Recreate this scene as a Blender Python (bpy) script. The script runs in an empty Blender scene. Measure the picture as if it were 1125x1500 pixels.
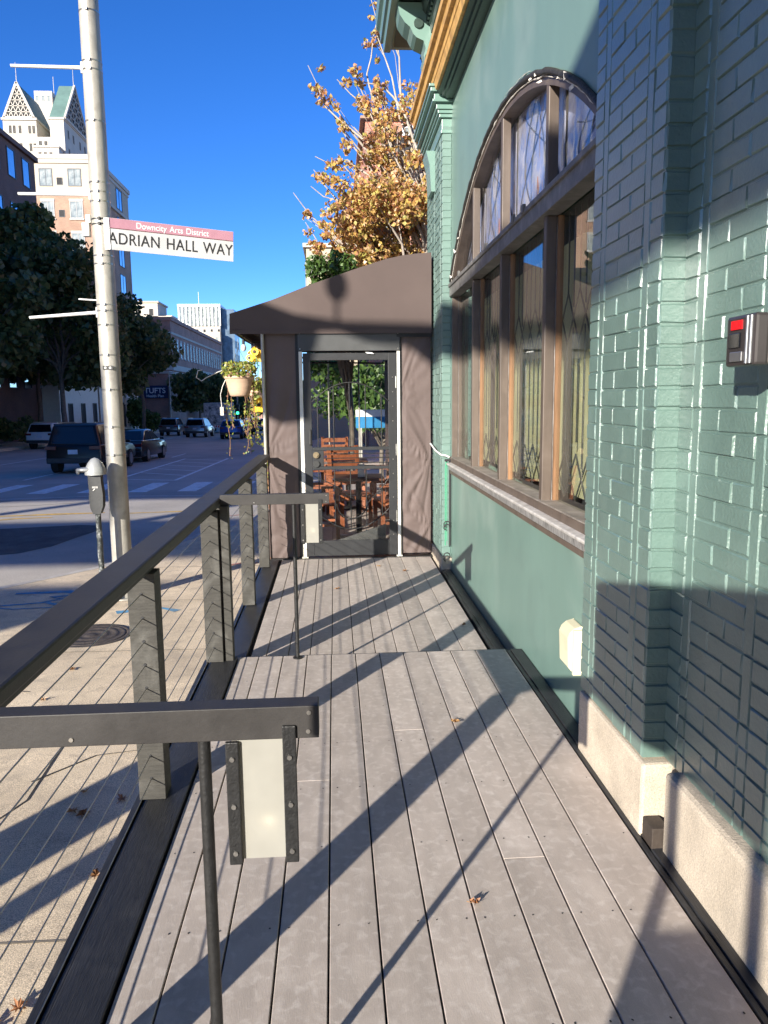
import bpy, bmesh, math, random
from mathutils import Vector, Matrix, noise
R=math.radians; PI=math.pi
random.seed(7)
sc=bpy.context.scene
COL=sc.collection
# ------------------------------------------------------------------ mesh helpers
RNG=random.Random(5)
class MB:
    def __init__(s): s.v=[];s.f=[];s.m=[];s.s=[];s.r=[]
    def add(s,vs,fs,m=0,sm=False):
        b=len(s.v); s.v+= [tuple(p) for p in vs]; q_=RNG.random()
        for f in fs: s.f.append(tuple(b+i for i in f)); s.m.append(m); s.s.append(sm); s.r.append(q_)
        return s
    def box(s,x0,x1,y0,y1,z0,z1,m=0):
        return s.add([(x0,y0,z0),(x1,y0,z0),(x1,y1,z0),(x0,y1,z0),(x0,y0,z1),(x1,y0,z1),(x1,y1,z1),(x0,y1,z1)],
          [(0,3,2,1),(4,5,6,7),(0,1,5,4),(1,2,6,5),(2,3,7,6),(3,0,4,7)],m)
    def bar(s,p0,p1,w,h,m=0,up=(0,0,1)):
        p0=Vector(p0);p1=Vector(p1);d=(p1-p0).normalized();u=Vector(up)
        if abs(d.dot(u))>.99: u=Vector((0,1,0))
        r=d.cross(u).normalized();u=r.cross(d)
        vs=[]
        for p in (p0,p1):
            for a,b in ((-1,-1),(1,-1),(1,1),(-1,1)): vs.append(p+r*a*w/2+u*b*h/2)
        return s.add(vs,[(0,3,2,1),(4,5,6,7),(0,1,5,4),(1,2,6,5),(2,3,7,6),(3,0,4,7)],m)
    def cyl(s,p0,p1,r0,r1=None,n=14,m=0,sm=True,caps=True):
        if r1 is None:r1=r0
        p0=Vector(p0);p1=Vector(p1);d=(p1-p0)
        if d.length<1e-6:return s
        d.normalize();a=d.orthogonal().normalized();b=d.cross(a)
        vs=[]
        for p,r in((p0,r0),(p1,r1)):
            for i in range(n):
                t=2*PI*i/n; vs.append(p+a*math.cos(t)*r+b*math.sin(t)*r)
        s.add(vs,[(i,(i+1)%n,n+(i+1)%n,n+i) for i in range(n)],m,sm)
        if caps: s.add(vs,[tuple(range(n-1,-1,-1)),tuple(range(n,2*n))],m)
        return s
    def tube(s,pts,r,n=6,m=0):
        pts=[Vector(p) for p in pts]; rr=r if isinstance(r,(list,tuple)) else [r]*len(pts)
        vs=[];ref=None
        for i,p in enumerate(pts):
            d=(pts[min(i+1,len(pts)-1)]-pts[max(i-1,0)])
            if d.length<1e-7: d=Vector((0,0,1))
            d.normalize()
            if ref is None: ref=d.orthogonal().normalized()
            a=(ref-d*ref.dot(d)); a=a.normalized() if a.length>1e-5 else d.orthogonal().normalized()
            ref=a;b=d.cross(a)
            for k in range(n):
                t=2*PI*k/n; vs.append(p+(a*math.cos(t)+b*math.sin(t))*rr[i])
        fs=[]
        for i in range(len(pts)-1):
            for k in range(n): fs.append((i*n+k,i*n+(k+1)%n,(i+1)*n+(k+1)%n,(i+1)*n+k))
        s.add(vs,fs,m,True)
        s.add([vs[i] for i in range(n)],[tuple(range(n-1,-1,-1))],m)
        s.add(vs[-n:],[tuple(range(n))],m)
        return s
    def prism(s,poly,ax,a0,a1,m=0,m2=None):
        n=len(poly)
        def P(q,a): return (a,q[0],q[1]) if ax=='x' else ((q[0],a,q[1]) if ax=='y' else (q[0],q[1],a))
        vs=[P(q,a0) for q in poly]+[P(q,a1) for q in poly]
        s.add(vs,[(i,(i+1)%n,n+(i+1)%n,n+i) for i in range(n)],m if m2 is None else m2)
        s.add(vs,[tuple(range(n-1,-1,-1)),tuple(range(n,2*n))],m); return s
    def lathe(s,prof,c,m=0,n=28):
        vs=[]
        for r,z in prof:
            for i in range(n):
                t=2*PI*i/n; vs.append((c[0]+r*math.cos(t),c[1]+r*math.sin(t),c[2]+z))
        fs=[]
        for j in range(len(prof)-1):
            for i in range(n): fs.append((j*n+i,j*n+(i+1)%n,(j+1)*n+(i+1)%n,(j+1)*n+i))
        return s.add(vs,fs,m,True)
    def sphere(s,c,rx,ry=None,rz=None,m=0,n=16,k=10):
        ry=ry or rx;rz=rz or rx
        vs=[];fs=[]
        for j in range(k+1):
            p=-PI/2+PI*j/k
            for i in range(n):
                t=2*PI*i/n; vs.append((c[0]+rx*math.cos(p)*math.cos(t),c[1]+ry*math.cos(p)*math.sin(t),c[2]+rz*math.sin(p)))
        for j in range(k):
            for i in range(n): fs.append((j*n+i,j*n+(i+1)%n,(j+1)*n+(i+1)%n,(j+1)*n+i))
        return s.add(vs,fs,m,True)
    def build(s,name,mats,parent=None,bevel=0,recalc=True,seg=2):
        me=bpy.data.meshes.new(name)
        me.from_pydata(s.v,[],s.f)
        if not isinstance(mats,(list,tuple)): mats=[mats]
        for mm in mats: me.materials.append(mm)
        me.polygons.foreach_set('material_index',s.m); me.polygons.foreach_set('use_smooth',s.s)
        if recalc:
            bm=bmesh.new();bm.from_mesh(me);bmesh.ops.remove_doubles(bm,verts=bm.verts,dist=1e-5) if not bevel and len(s.v)<0 else None
            bmesh.ops.recalc_face_normals(bm,faces=bm.faces);bm.to_mesh(me);bm.free()
        at=me.attributes.new('rnd','FLOAT','FACE');at.data.foreach_set('value',s.r)
        me.update()
        o=bpy.data.objects.new(name,me);COL.objects.link(o)
        if parent is not None:
            o.parent=parent
            if parent.type=='EMPTY': o.location=-Vector(parent.location)
        if bevel:
            b=o.modifiers.new('bevel','BEVEL');b.width=bevel;b.segments=seg;b.limit_method='ANGLE';b.angle_limit=R(40)
        return o
def tag(o,label=None,cat=None,group=None,kind=None):
    if label:o['label']=label
    if cat:o['category']=cat
    if group:o['group']=group
    if kind:o['kind']=kind
    return o
def thing(name,label,cat,loc=(0,0,0),group=None):
    o=bpy.data.objects.new(name,None);COL.objects.link(o);o.location=loc;o.empty_display_size=.2
    bpy.context.view_layer.update() if False else None
    return tag(o,label,cat,group)
def dup(root,loc,rz=0,label=None,group=None):
    r=root.copy();COL.objects.link(r);r.location=loc;r.rotation_euler=(0,0,rz)
    if label:r['label']=label
    if group:r['group']=group
    def rec(a,b):
        for ch in list(a.children):
            c=ch.copy();COL.objects.link(c);c.parent=b;rec(ch,c)
    rec(root,r);return r
# ------------------------------------------------------------------ materials
def mat(name,col,rough=.6,var=.12,scale=6,bump=0,bscale=60,metal=0,spec=.5,col2=None,island=0,stretch=(1,1,1),bdist=.01,
        stain=None,stain_amt=.5,stain_scale=2,roughvar=0,coat=0,coatr=.05,fine=None,stain2=None):
    m=bpy.data.materials.new(name);m.use_nodes=True;nt=m.node_tree;N=nt.nodes;L=nt.links
    p=N['Principled BSDF'];p.inputs['Roughness'].default_value=rough;p.inputs['Metallic'].default_value=metal
    p.inputs['Specular IOR Level'].default_value=spec;p.inputs['Coat Weight'].default_value=coat;p.inputs['Coat Roughness'].default_value=coatr
    tc=N.new('ShaderNodeTexCoord');mp=N.new('ShaderNodeMapping');mp.inputs['Scale'].default_value=stretch
    L.new(tc.outputs['Object'],mp.inputs['Vector'])
    n1=N.new('ShaderNodeTexNoise');n1.inputs['Scale'].default_value=scale;n1.inputs['Detail'].default_value=6;n1.inputs['Roughness'].default_value=.62
    L.new(mp.outputs[0],n1.inputs['Vector'])
    cr=N.new('ShaderNodeValToRGB');c=Vector(col[:3]);c2=Vector(col2) if col2 else c*(1+var)
    c1=c*(1-var) if not col2 else c
    cr.color_ramp.elements[0].position=.34;cr.color_ramp.elements[1].position=.66
    cr.color_ramp.elements[0].color=(*c1,1);cr.color_ramp.elements[1].color=(*[min(1,q) for q in c2],1)
    L.new(n1.outputs['Fac'],cr.inputs['Fac']);out=cr.outputs['Color']
    for stain,stain_amt,stain_scale in ([(stain,stain_amt,stain_scale)] if stain else [])+([stain2] if stain2 else []):
        n3=N.new('ShaderNodeTexNoise');n3.inputs['Scale'].default_value=stain_scale;n3.inputs['Detail'].default_value=8;n3.inputs['Distortion'].default_value=.6
        L.new(tc.outputs['Object'],n3.inputs['Vector'])
        r3=N.new('ShaderNodeValToRGB');r3.color_ramp.elements[0].position=.5;r3.color_ramp.elements[1].position=.72
        L.new(n3.outputs['Fac'],r3.inputs['Fac'])
        ml=N.new('ShaderNodeMath');ml.operation='MULTIPLY';ml.inputs[1].default_value=stain_amt;L.new(r3.outputs['Color'],ml.inputs[0])
        mx=N.new('ShaderNodeMixRGB');mx.inputs[2].default_value=(*stain,1);L.new(ml.outputs[0],mx.inputs[0]);L.new(out,mx.inputs[1]);out=mx.outputs[0]
    if fine:
        n4=N.new('ShaderNodeTexNoise');n4.inputs['Scale'].default_value=fine[0];n4.inputs['Detail'].default_value=2
        L.new(tc.outputs['Object'],n4.inputs['Vector'])
        mr=N.new('ShaderNodeMapRange');mr.inputs[1].default_value=.3;mr.inputs[2].default_value=.7;mr.inputs[3].default_value=1-fine[1];mr.inputs[4].default_value=1+fine[1]
        L.new(n4.outputs['Fac'],mr.inputs[0])
        hs=N.new('ShaderNodeHueSaturation');L.new(mr.outputs[0],hs.inputs['Value']);L.new(out,hs.inputs['Color']);out=hs.outputs[0]
    if island:
        g=N.new('ShaderNodeAttribute');g.attribute_name='rnd';hs=N.new('ShaderNodeHueSaturation')
        mr=N.new('ShaderNodeMapRange');mr.inputs[3].default_value=1-island;mr.inputs[4].default_value=1+island
        L.new(g.outputs['Fac'],mr.inputs[0]);L.new(mr.outputs[0],hs.inputs['Value']);L.new(out,hs.inputs['Color']);out=hs.outputs[0]
    L.new(out,p.inputs['Base Color'])
    if roughvar:
        mr=N.new('ShaderNodeMapRange');mr.inputs[3].default_value=max(.02,rough-roughvar);mr.inputs[4].default_value=min(1,rough+roughvar)
        L.new(n1.outputs['Fac'],mr.inputs[0]);L.new(mr.outputs[0],p.inputs['Roughness'])
    if bump:
        n2=N.new('ShaderNodeTexNoise');n2.inputs['Scale'].default_value=bscale;n2.inputs['Detail'].default_value=4
        L.new(mp.outputs[0],n2.inputs['Vector'])
        b=N.new('ShaderNodeBump');b.inputs['Strength'].default_value=bump;b.inputs['Distance'].default_value=bdist
        L.new(n2.outputs['Fac'],b.inputs['Height']);L.new(b.outputs[0],p.inputs['Normal'])
    return m
def glass(name,tint=(1,1,1),boost=1.6,rough=0,bump=0,bscale=20,base=0.04):
    m=bpy.data.materials.new(name);m.use_nodes=True;nt=m.node_tree;N=nt.nodes;L=nt.links;N.clear()
    o=N.new('ShaderNodeOutputMaterial');t=N.new('ShaderNodeBsdfTransparent');t.inputs[0].default_value=(*tint,1)
    g=N.new('ShaderNodeBsdfGlossy');g.inputs['Roughness'].default_value=rough
    f=N.new('ShaderNodeFresnel');gg=N.new('ShaderNodeNewGeometry');mi=N.new('ShaderNodeMapRange');mi.inputs[3].default_value=1.5;mi.inputs[4].default_value=1/1.5;L.new(gg.outputs['Backfacing'],mi.inputs[0]);L.new(mi.outputs[0],f.inputs[0]);mu=N.new('ShaderNodeMath');mu.operation='MULTIPLY';mu.inputs[1].default_value=boost;mu.use_clamp=True
    mx=N.new('ShaderNodeMixShader');L.new(f.outputs[0],mu.inputs[0]);L.new(mu.outputs[0],mx.inputs[0]);L.new(t.outputs[0],mx.inputs[1]);L.new(g.outputs[0],mx.inputs[2]);L.new(mx.outputs[0],o.inputs[0])
    if bump:
        tc=N.new('ShaderNodeTexCoord');n=N.new('ShaderNodeTexNoise');n.inputs['Scale'].default_value=bscale;L.new(tc.outputs['Object'],n.inputs['Vector'])
        b=N.new('ShaderNodeBump');b.inputs['Strength'].default_value=bump;b.inputs['Distance'].default_value=.02;L.new(n.outputs['Fac'],b.inputs['Height']);L.new(b.outputs[0],g.inputs['Normal']);L.new(b.outputs[0],f.inputs['Normal'])
    return m
def leafmat(name,cols,trans=.35):
    m=bpy.data.materials.new(name);m.use_nodes=True;nt=m.node_tree;N=nt.nodes;L=nt.links;N.clear()
    o=N.new('ShaderNodeOutputMaterial');g=N.new('ShaderNodeAttribute');g.attribute_name='rnd';cr=N.new('ShaderNodeValToRGB');cr.color_ramp.interpolation='LINEAR'
    e=cr.color_ramp.elements
    for i,c in enumerate(cols):
        p=i/(len(cols)-1)
        q=e[0] if i==0 else (e[len(e)-1] if i==len(cols)-1 else e.new(p))
        q.position=p;q.color=(*c,1)
    L.new(g.outputs['Fac'],cr.inputs[0])
    d=N.new('ShaderNodeBsdfDiffuse');t=N.new('ShaderNodeBsdfTranslucent');mx=N.new('ShaderNodeMixShader');mx.inputs[0].default_value=trans
    gl=N.new('ShaderNodeBsdfGlossy');gl.inputs['Roughness'].default_value=.45;m2=N.new('ShaderNodeMixShader');m2.inputs[0].default_value=.05
    L.new(cr.outputs[0],d.inputs[0]);L.new(cr.outputs[0],t.inputs[0]);L.new(d.outputs[0],mx.inputs[1]);L.new(t.outputs[0],mx.inputs[2])
    L.new(mx.outputs[0],m2.inputs[1]);L.new(gl.outputs[0],m2.inputs[2]);L.new(m2.outputs[0],o.inputs[0]);return m
def brickmat(name,c1,c2,mortar,scale=1.0,bw=.22,bh=.075):
    m=bpy.data.materials.new(name);m.use_nodes=True;nt=m.node_tree;N=nt.nodes;L=nt.links;p=N['Principled BSDF'];p.inputs['Roughness'].default_value=.85
    tc=N.new('ShaderNodeTexCoord');sp=N.new('ShaderNodeSeparateXYZ');ad=N.new('ShaderNodeMath');cb=N.new('ShaderNodeCombineXYZ')
    L.new(tc.outputs['Object'],sp.inputs[0]);L.new(sp.outputs[0],ad.inputs[0]);L.new(sp.outputs[1],ad.inputs[1]);L.new(ad.outputs[0],cb.inputs[0]);L.new(sp.outputs[2],cb.inputs[1])
    b=N.new('ShaderNodeTexBrick');b.inputs['Scale'].default_value=scale;b.inputs['Brick Width'].default_value=bw;b.inputs['Row Height'].default_value=bh;b.inputs['Mortar Size'].default_value=.008
    b.inputs['Color1'].default_value=(*c1,1);b.inputs['Color2'].default_value=(*c2,1);b.inputs['Mortar'].default_value=(*mortar,1);L.new(cb.outputs[0],b.inputs['Vector'])
    n=N.new('ShaderNodeTexNoise');n.inputs['Scale'].default_value=.5;n.inputs['Detail'].default_value=6;L.new(tc.outputs['Object'],n.inputs['Vector'])
    mr=N.new('ShaderNodeMapRange');mr.inputs[1].default_value=.3;mr.inputs[2].default_value=.7;mr.inputs[3].default_value=.8;mr.inputs[4].default_value=1.2;L.new(n.outputs['Fac'],mr.inputs[0])
    hs=N.new('ShaderNodeHueSaturation');L.new(mr.outputs[0],hs.inputs['Value']);L.new(b.outputs[0],hs.inputs['Color']);L.new(hs.outputs[0],p.inputs['Base Color']);return m
M={}
M['board']=mat('deck_board',(.45,.39,.345),.62,.10,5,bump=.25,bscale=90,stretch=(3,.6,1),island=.09,stain=(.60,.53,.475),stain_amt=.5,stain_scale=5,stain2=((.68,.62,.57),.5,28),bdist=.002,fine=(320,.06),roughvar=.12)
M['rust']=mat('rust_stain',(.28,.20,.15),.8,.2,20)
M['blackwood']=mat('black_painted_wood',(.022,.023,.026),.42,.35,30,bump=.6,bscale=45,stretch=(8,.5,1),bdist=.003,roughvar=.12,stain=(.06,.06,.062),stain_amt=.35,stain_scale=9)
M['graywood']=mat('weathered_grey_post',(.048,.045,.038),.7,.25,14,bump=.7,bscale=60,stretch=(1,1,12),bdist=.003,stain=(.15,.145,.13),stain_amt=.55,stain_scale=9)
M['rail']=mat('dark_rail_cap',(.030,.027,.025),.55,.25,10,bump=.25,bscale=80,bdist=.002,roughvar=.1,stain=(.05,.047,.045),stain_amt=.4,stain_scale=5,fine=(500,.2))
M['ironblack']=mat('black_iron',(.015,.015,.015),.45,.3,60,bump=.5,bscale=180,bdist=.002)
M['steel']=mat('steel_cable',(.42,.42,.41),.35,.1,30,metal=1)
M['galv']=mat('galvanised_pole',(.44,.42,.37),.5,.16,9,bump=.15,bscale=30,metal=.3,stain=(.26,.24,.21),stain_amt=.5,stain_scale=7,stretch=(1,1,.3),fine=(120,.07))
M['galvd']=mat('steel_band',(.5,.48,.44),.3,.3,30,metal=.9)
M['banddark']=mat('dark_band',(.05,.048,.045),.6,.2)
M['green']=mat('green_paint',(.155,.262,.222),.34,.05,3,coat=.25,coatr=.25,bump=.16,bscale=55,bdist=.004,stain=(.20,.30,.26),stain_amt=.3,stain_scale=2.5)
M['greenp']=mat('green_panel_paint',(.148,.240,.206),.4,.06,1.6,bump=.08,bscale=25,bdist=.005,stain=(.27,.35,.31),stain_amt=.5,stain_scale=1.3,stain2=((.12,.19,.165),.4,3.1),stretch=(1,1,.35))
M['greenb']=mat('green_brick_paint',(.118,.192,.166),.38,.10,4,bump=.65,bscale=80,bdist=.0035,island=.08,coat=.8,coatr=.28,spec=.8,stain=(.17,.25,.22),stain_amt=.35,stain_scale=5)
M['greenb0']=mat('green_brick_matt_paint',(.135,.215,.188),.55,.08,5,bump=.3,bscale=40,bdist=.003,island=.05,coat=.1,coatr=.4)
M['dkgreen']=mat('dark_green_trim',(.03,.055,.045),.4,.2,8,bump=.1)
M['gold']=mat('gold_ochre_trim',(.58,.34,.10),.5,.22,14,bump=.4,bscale=40,bdist=.006,stain=(.30,.16,.05),stain_amt=.7,stain_scale=9)
M['stone']=mat('granite_base',(.50,.43,.34),.8,.16,5,bump=.6,bscale=140,bdist=.004,fine=(230,.22),stain=(.33,.29,.24),stain_amt=.35,stain_scale=4)
M['brown']=mat('brown_window_frame',(.098,.074,.058),.5,.22,9,bump=.3,bscale=50,stretch=(1,1,.15),bdist=.003,stain=(.16,.125,.10),stain_amt=.4,stain_scale=8)
M['orange']=mat('varnished_wood_stop',(.22,.115,.055),.5,.3,12,bump=.2,bscale=60,stretch=(1,1,.15))
M['transom']=mat('grey_transom_paint',(.13,.125,.118),.5,.25,9,bump=.4,bscale=40,bdist=.004,stain=(.35,.34,.32),stain_amt=.4,stain_scale=11)
M['sill']=mat('weathered_sill',(.21,.20,.19),.5,.45,12,bump=.9,bscale=30,stretch=(1,3,1),bdist=.006,stain=(.10,.095,.09),stain_amt=.8,stain_scale=7)
M['sash']=mat('dusty_sash_rail',(.24,.21,.18),.6,.25,10,bump=.3,bscale=40,stain=(.12,.095,.08),stain_amt=.6,stain_scale=6)
M['sill2']=mat('pale_worn_sill',(.48,.46,.43),.5,.2,12,bump=.4,bscale=50,stain=(.22,.2,.19),stain_amt=.7,stain_scale=14)
M['flash']=mat('streaked_lead_flashing',(.10,.098,.094),.45,.5,14,bump=.8,bscale=30,stretch=(1,4,1),bdist=.005,col2=(.34,.33,.32))
M['caulk']=mat('flaking_caulk',(.62,.58,.52),.9,.3,30,bump=.8,bscale=60)
M['blackgrime']=mat('tarred_arch_edge',(.03,.028,.025),.6,.4,20,bump=.5)
M['lead']=mat('lead_came',(.10,.11,.105),.45,.2,metal=.6)
M['blind']=mat('pale_green_blind',(.50,.49,.29),.8,.12,3,stain=(.36,.34,.19),stain_amt=.5,stain_scale=2.2,stretch=(1,6,.3))
M['roomdark']=mat('dim_room_wall',(.10,.10,.07),.9,.2)
M['stained']=mat('lilac_stained_glass',(.16,.23,.44),.12,.3,5,bump=.35,bscale=70,bdist=.004,col2=(.52,.53,.60),spec=.8)
M['stained2']=mat('amber_stained_glass',(.35,.12,.03),.15,.3,5,bump=.3,bscale=60,spec=.8)
M['glass']=glass('window_glass',(.97,.98,.96),1.0)
M['plastic']=glass('crinkled_plastic_sheet',(.95,.95,.97),1.3,.14,.5,6)
M['doorglass']=glass('door_glass',(.96,.96,.95),.8)
M['clear']=glass('clear_vinyl',(.93,.93,.92),.7,.1,.4,4)
M['awning']=mat('brown_awning_canvas',(.088,.064,.058),.85,.08,1.5,bump=.25,bscale=420,bdist=.001,stain=(.11,.082,.074),stain_amt=.4,stain_scale=1.2)
M['vinyl']=mat('brown_vinyl_curtain',(.110,.080,.073),.7,.08,2.5,bump=.12,bscale=14,bdist=.02,stain=(.135,.10,.092),stain_amt=.4)
M['doorframe']=mat('dark_grey_door_paint',(.026,.027,.029),.4,.12,8,bump=.06)
M['header']=mat('door_header_panel',(.07,.072,.072),.35,.12,3,roughvar=.1)
M['alu']=mat('white_aluminium',(.66,.65,.60),.4,.15,6,stain=(.55,.50,.30),stain_amt=.4)
M['brass']=mat('aged_brass',(.34,.27,.17),.4,.2,metal=.8)
M['asphalt']=mat('grey_asphalt',(.42,.385,.335),.85,.18,.35,bump=.7,bscale=90,bdist=.008,stain=(.50,.455,.40),stain_amt=.6,stain_scale=.6,fine=(60,.15))
M['asphaltdk']=mat('fresh_asphalt_patch',(.09,.088,.085),.8,.3,3,bump=.9,bscale=70,bdist=.01,fine=(70,.3))
M['concrete']=mat('sidewalk_concrete',(.70,.575,.41),.85,.14,1.6,bump=.45,bscale=260,bdist=.003,fine=(200,.45),stain=(.50,.41,.30),stain_amt=.6,stain_scale=1.1,stain2=((.36,.30,.23),.5,7))
M['joint']=mat('sidewalk_joint',(.22,.19,.15),.9,.2)
M['curb']=mat('granite_curb',(.48,.45,.41),.8,.15,6,bump=.4,fine=(150,.15))
M['wpaint']=mat('worn_white_paint',(.85,.85,.82),.7,.15,8,stain=(.4,.38,.34),stain_amt=.5,stain_scale=5)
M['ypaint']=mat('yellow_spray_paint',(.52,.33,.08),.8,.3,9,stain=(.25,.22,.17),stain_amt=.8,stain_scale=4)
M['bpaint']=mat('blue_spray_paint',(.10,.30,.50),.8,.3,9,stain=(.25,.27,.27),stain_amt=.8,stain_scale=7)
M['lpaint']=mat('pale_spray_paint',(.45,.47,.46),.8,.3,9,stain=(.25,.25,.24),stain_amt=.8,stain_scale=9)
M['redpaint']=mat('red_spray_paint',(.40,.16,.13),.8,.3,9,stain=(.25,.22,.20),stain_amt=.8,stain_scale=7)
M['crack']=mat('tar_crack',(.04,.04,.04),.7,.2)
M['manhole']=mat('cast_iron_cover',(.09,.075,.065),.6,.3,20,bump=.5,bscale=60,metal=.3)
M['white']=mat('white_paint',(.78,.78,.76),.45,.06)
M['offwhite']=mat('cream_plastic',(.66,.60,.42),.45,.08,bump=.05)
M['signw']=mat('dusty_sign_white',(.50,.50,.50),.4,.06,5,stain=(.40,.39,.37),stain_amt=.4,stain_scale=4)
M['pink']=mat('faded_pink_band',(.40,.20,.25),.5,.08,7)
M['black']=mat('black_lettering',(.02,.02,.022),.5,.1)
M['maroon']=mat('maroon_line',(.10,.03,.03),.5,.1)
M['meterhead']=mat('meter_dome',(.42,.43,.42),.35,.1,5,metal=.3)
M['metergrey']=mat('meter_body',(.035,.036,.036),.45,.15,12,bump=.1)
M['meterpole']=mat('meter_pole_flaking',(.03,.035,.035),.5,.3,25,bump=.6,bscale=60,stain=(.42,.44,.42),stain_amt=.9,stain_scale=26)
M['red']=mat('red_lens',(.75,.01,.015),.25,.05)
M['alarm']=mat('black_alarm_plastic',(.035,.03,.03),.3,.2,8)
M['alarmg']=mat('grey_alarm_side',(.15,.14,.13),.35,.12,8)
M['rope']=mat('white_rope',(.7,.7,.66),.8,.1)
M['grncord']=mat('green_bungee',(.07,.33,.19),.5,.1)
M['wood']=mat('orange_stained_wood',(.27,.088,.038),.5,.3,8,bump=.25,bscale=40,stretch=(1,1,.3),island=.12)
M['wooddk']=mat('dark_stained_wood',(.13,.055,.03),.5,.25,8)
M['wooddk2']=mat('dark_wood_block',(.05,.038,.03),.7,.2,12,bump=.3)
M['terracotta']=mat('tan_pot',(.56,.39,.27),.6,.1,6,bump=.15,bscale=30,stretch=(1,1,5))
M['soil']=mat('potting_soil',(.05,.035,.025),.95,.3)
M['yellow']=mat('yellow_birdhouse_paint',(.85,.50,.015),.5,.08)
M['bulb']=mat('frosted_bulb_glass',(.55,.56,.55),.15,.1)
M['bark']=mat('grey_bark',(.16,.135,.11),.85,.25,8,bump=.6,bscale=25)
M['barklt']=mat('pale_bark',(.40,.35,.30),.8,.2,8,bump=.4,bscale=25)
M['vine']=mat('reddish_vine_stem',(.25,.13,.07),.8,.2)
M['leafmaple']=leafmat('autumn_maple_leaf',[(.26,.12,.06),(.58,.30,.11),(.74,.50,.14),(.45,.19,.09),(.68,.54,.13),(.36,.36,.09),(.76,.46,.18),(.55,.46,.12),(.80,.55,.32),(.32,.15,.07),(.62,.28,.16)],.4)
M['leafgreen']=leafmat('green_leaf',[(.03,.07,.015),(.06,.13,.025),(.11,.19,.04),(.05,.10,.02)],.3)
M['leafdark']=leafmat('dark_street_tree_leaf',[(.045,.075,.022),(.085,.13,.035),(.15,.185,.05),(.20,.17,.06)],.35)
M['leafyel']=leafmat('yellow_green_leaf',[(.16,.26,.04),(.40,.46,.08),(.65,.58,.14),(.25,.34,.06),(.45,.22,.18)],.5)
M['deadleaf']=leafmat('fallen_leaf',[(.22,.10,.04),(.42,.22,.09),(.5,.3,.13),(.3,.12,.06)],.2)
M['brick_dark']=brickmat('maroon_brick',(.12,.062,.052),(.16,.08,.065),(.17,.13,.11))
M['brick_red']=brickmat('red_brick',(.40,.14,.09),(.50,.20,.13),(.50,.36,.28))
M['brick_or']=brickmat('orange_brick',(.36,.20,.13),(.42,.25,.16),(.42,.32,.25))
M['brick_br']=brickmat('brown_brick',(.34,.16,.115),(.42,.20,.145),(.42,.32,.26))
M['cream']=mat('cream_stucco',(.52,.44,.33),.85,.06,.4,bump=.1)
M['creamlt']=mat('pale_limestone',(.55,.50,.42),.85,.06,.4)
M['copper']=mat('green_copper_roof',(.12,.20,.17),.6,.15,.5)
M['void']=mat('dark_recess',(.03,.03,.03),.8,.2)
M['bwin']=mat('sky_reflecting_glass',(.42,.52,.60),.08,.12,.8,metal=.95)
M['bwin2']=mat('curtained_window_glass',(.14,.17,.17),.12,.4,1.5,spec=.8,col2=(.40,.42,.38))
M['winframe']=mat('pale_window_frame',(.42,.40,.37),.6,.1)
M['dkframe']=mat('dark_window_frame',(.07,.08,.09),.5,.1)
M['tire']=mat('tyre_rubber',(.02,.02,.02),.8,.2)
M['rim']=mat('alloy_rim',(.35,.35,.36),.3,.2,metal=.8)
M['carglass']=mat('car_glass',(.008,.009,.012),.05,.1,spec=.4)
M['plate']=mat('licence_plate',(.55,.6,.68),.4,.1)
M['plastictrim']=mat('bumper_plastic',(.03,.03,.032),.5,.2)
M['tail']=mat('tail_light',(.11,.006,.008),.3,.1)
M['shrub']=M['leafdark']
def carpaint(n,c,met=.2): return mat(n,c,.28,.04,3,metal=met,coat=.8)
# ------------------------------------------------------------------ camera
F=1130.;yw,pt,rl=R(3.6),R(8.36),R(.6)
f=Vector((math.sin(yw)*math.cos(pt),math.cos(yw)*math.cos(pt),-math.sin(pt)))
rt=Vector((math.cos(yw),-math.sin(yw),0));up=rt.cross(f)
rt2=math.cos(rl)*rt-math.sin(rl)*up;up2=rt2.cross(f)
cd=bpy.data.cameras.new('camera');cam=bpy.data.objects.new('camera',cd);COL.objects.link(cam)
mt=Matrix((rt2,up2,-f)).transposed().to_4x4();mt.translation=Vector((0,0,1.53));cam.matrix_world=mt
cd.sensor_fit='VERTICAL';cd.sensor_height=36;cd.sensor_width=27;cd.lens=F/1500*36;cd.clip_end=3000;cd.clip_start=.05
sc.camera=cam
sc.render.resolution_x=768;sc.render.resolution_y=1024
# ------------------------------------------------------------------ light
AZ,EL=R(33),R(17.3)
S=Vector((math.sin(AZ)*math.cos(EL),math.cos(AZ)*math.cos(EL),-math.sin(EL)))
w=bpy.data.worlds.new('World');sc.world=w;w.use_nodes=True;nt=w.node_tree
sky=nt.nodes.new('ShaderNodeTexSky');sky.sky_type='NISHITA';sky.sun_disc=False;sky.sun_elevation=EL;sky.sun_rotation=R(213);sky.ozone_density=4;sky.air_density=.6;sky.dust_density=0
hsn=nt.nodes.new('ShaderNodeHueSaturation');hsn.inputs['Saturation'].default_value=1.19;hsn.inputs['Hue'].default_value=.511
bg=nt.nodes['Background'];bg.inputs[1].default_value=.124;nt.links.new(sky.outputs[0],hsn.inputs['Color']);nt.links.new(hsn.outputs[0],bg.inputs[0])
sl=bpy.data.lights.new('sun','SUN');sl.energy=5;sl.angle=R(.53);sl.color=(1,.93,.82)
so=bpy.data.objects.new('sun',sl);COL.objects.link(so);so.rotation_euler=S.to_track_quat('-Z','Y').to_euler()
sc.view_settings.view_transform='Standard';sc.view_settings.look='None';sc.view_settings.gamma=1;sc.view_settings.exposure=1.05
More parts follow.
